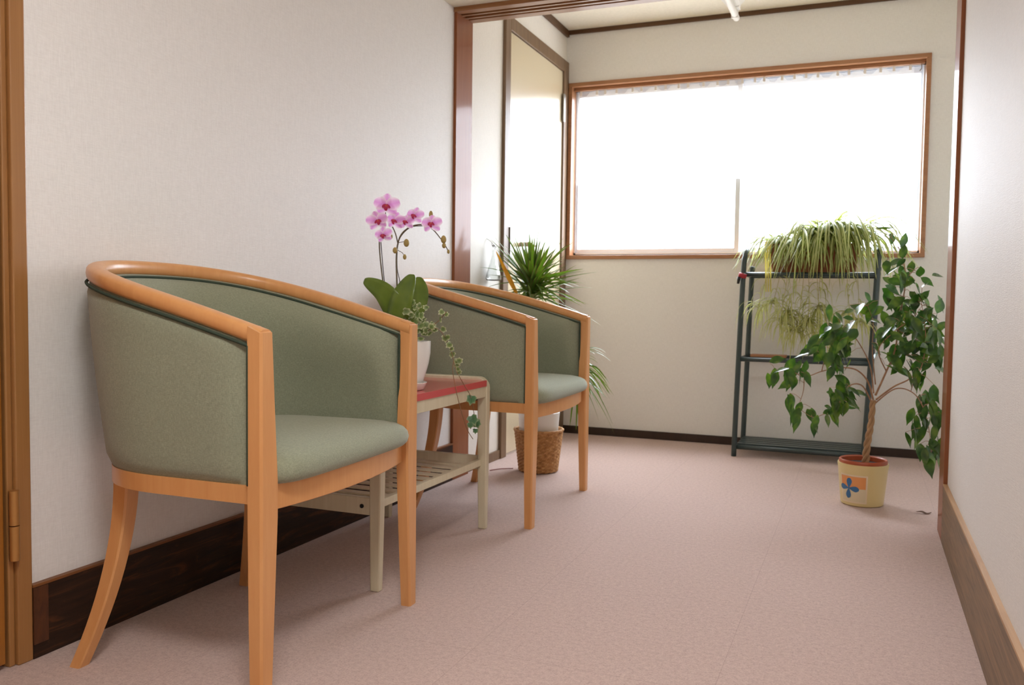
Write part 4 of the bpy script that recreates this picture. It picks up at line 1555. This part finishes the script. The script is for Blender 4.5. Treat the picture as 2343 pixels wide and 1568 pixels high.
# ------------------------------------------------------------------ light
wd = bpy.data.worlds.new('bright overcast sky')
S.world = wd
wd.use_nodes = True
bg = wd.node_tree.nodes['Background']
wn = wd.node_tree                      # overcast sky: brightest overhead, darker ground below
wt = wn.nodes.new('ShaderNodeTexCoord')
wsep = wn.nodes.new('ShaderNodeSeparateXYZ')
wm = wn.nodes.new('ShaderNodeMath')
wm.operation = 'MULTIPLY_ADD'
wm.inputs[1].default_value = 0.5
wm.inputs[2].default_value = 0.5
wr = wn.nodes.new('ShaderNodeValToRGB')
we = wr.color_ramp.elements
we[0].position, we[0].color = 0.49, (0.12, 0.115, 0.11, 1)
we[1].position, we[1].color = 1.0, (0.95, 1.03, 1.15, 1)
for wp, wv in ((0.505, 0.34), (0.75, 0.67)):
    wk = we.new(wp)
    wk.color = (wv * 0.95, wv * 1.03, wv * 1.15, 1)
wn.links.new(wt.outputs['Generated'], wsep.inputs[0])
wn.links.new(wsep.outputs[2], wm.inputs[0])
wn.links.new(wm.outputs[0], wr.inputs[0])
wn.links.new(wr.outputs[0], bg.inputs[0])
bg.inputs[1].default_value = 11.0
# added fill lamp, out of view under the corridor ceiling, brightens the near end
lc = (-0.25, 0.4, ZC)
lamp = empty('added_fill_lamp', lc, label='round white fill lamp added out of view under the corridor ceiling', cat='fill lamp')
m = MB(lc)
m.lathe([(0.0, 0.0), (0.20, 0.0), (0.205, -0.01), (0.20, -0.02), (0.19, -0.022), (0.0, -0.022)], lc, 48)
m.build('fill_lamp_base', M['white_plastic'], lamp, sharp=40)
em = bpy.data.materials.new('fill lamp glow')
em.use_nodes = True
eb = em.node_tree.nodes['Principled BSDF']
eb.inputs['Base Color'].default_value = (0.9, 0.9, 0.88, 1)
eb.inputs['Emission Color'].default_value = (1.0, 0.985, 0.965, 1)
eb.inputs['Emission Strength'].default_value = 19.0
m = MB(lc)
m.lathe([(0.188, -0.021), (0.186, -0.04), (0.165, -0.06), (0.12, -0.072), (0.06, -0.078), (0.001, -0.079)], lc, 48)
m.build('diffuser', em, lamp)

# daylight portal in the window opening helps the sampler find the sky
pd = bpy.data.lights.new('window_daylight', 'AREA')
pd.shape = 'RECTANGLE'
pd.size, pd.size_y = wx1 - wx0 + 0.1, wz1 - wz0 + 0.1
pd.cycles.is_portal = True
po = bpy.data.objects.new('window_daylight', pd)
COL.objects.link(po)
po.location = ((wx0 + wx1) / 2, YB + 0.20, (wz0 + wz1) / 2)
po.rotation_euler = (PI / 2, 0, PI)
po.rotation_euler = (-PI / 2, 0, 0)

S.view_settings.view_transform = 'Standard'
S.view_settings.look = 'None'
S.view_settings.gamma = 1.0
S.view_settings.use_curve_mapping = False
S.view_settings.exposure = 1.45
S.cycles.max_bounces = 8
S.cycles.diffuse_bounces = 5
S.cycles.use_adaptive_sampling = True
S.cycles.adaptive_threshold = 0.03
S.cycles.transparent_max_bounces = 12
S.cycles.use_denoising = True
S.cycles.sample_clamp_indirect = 8.0
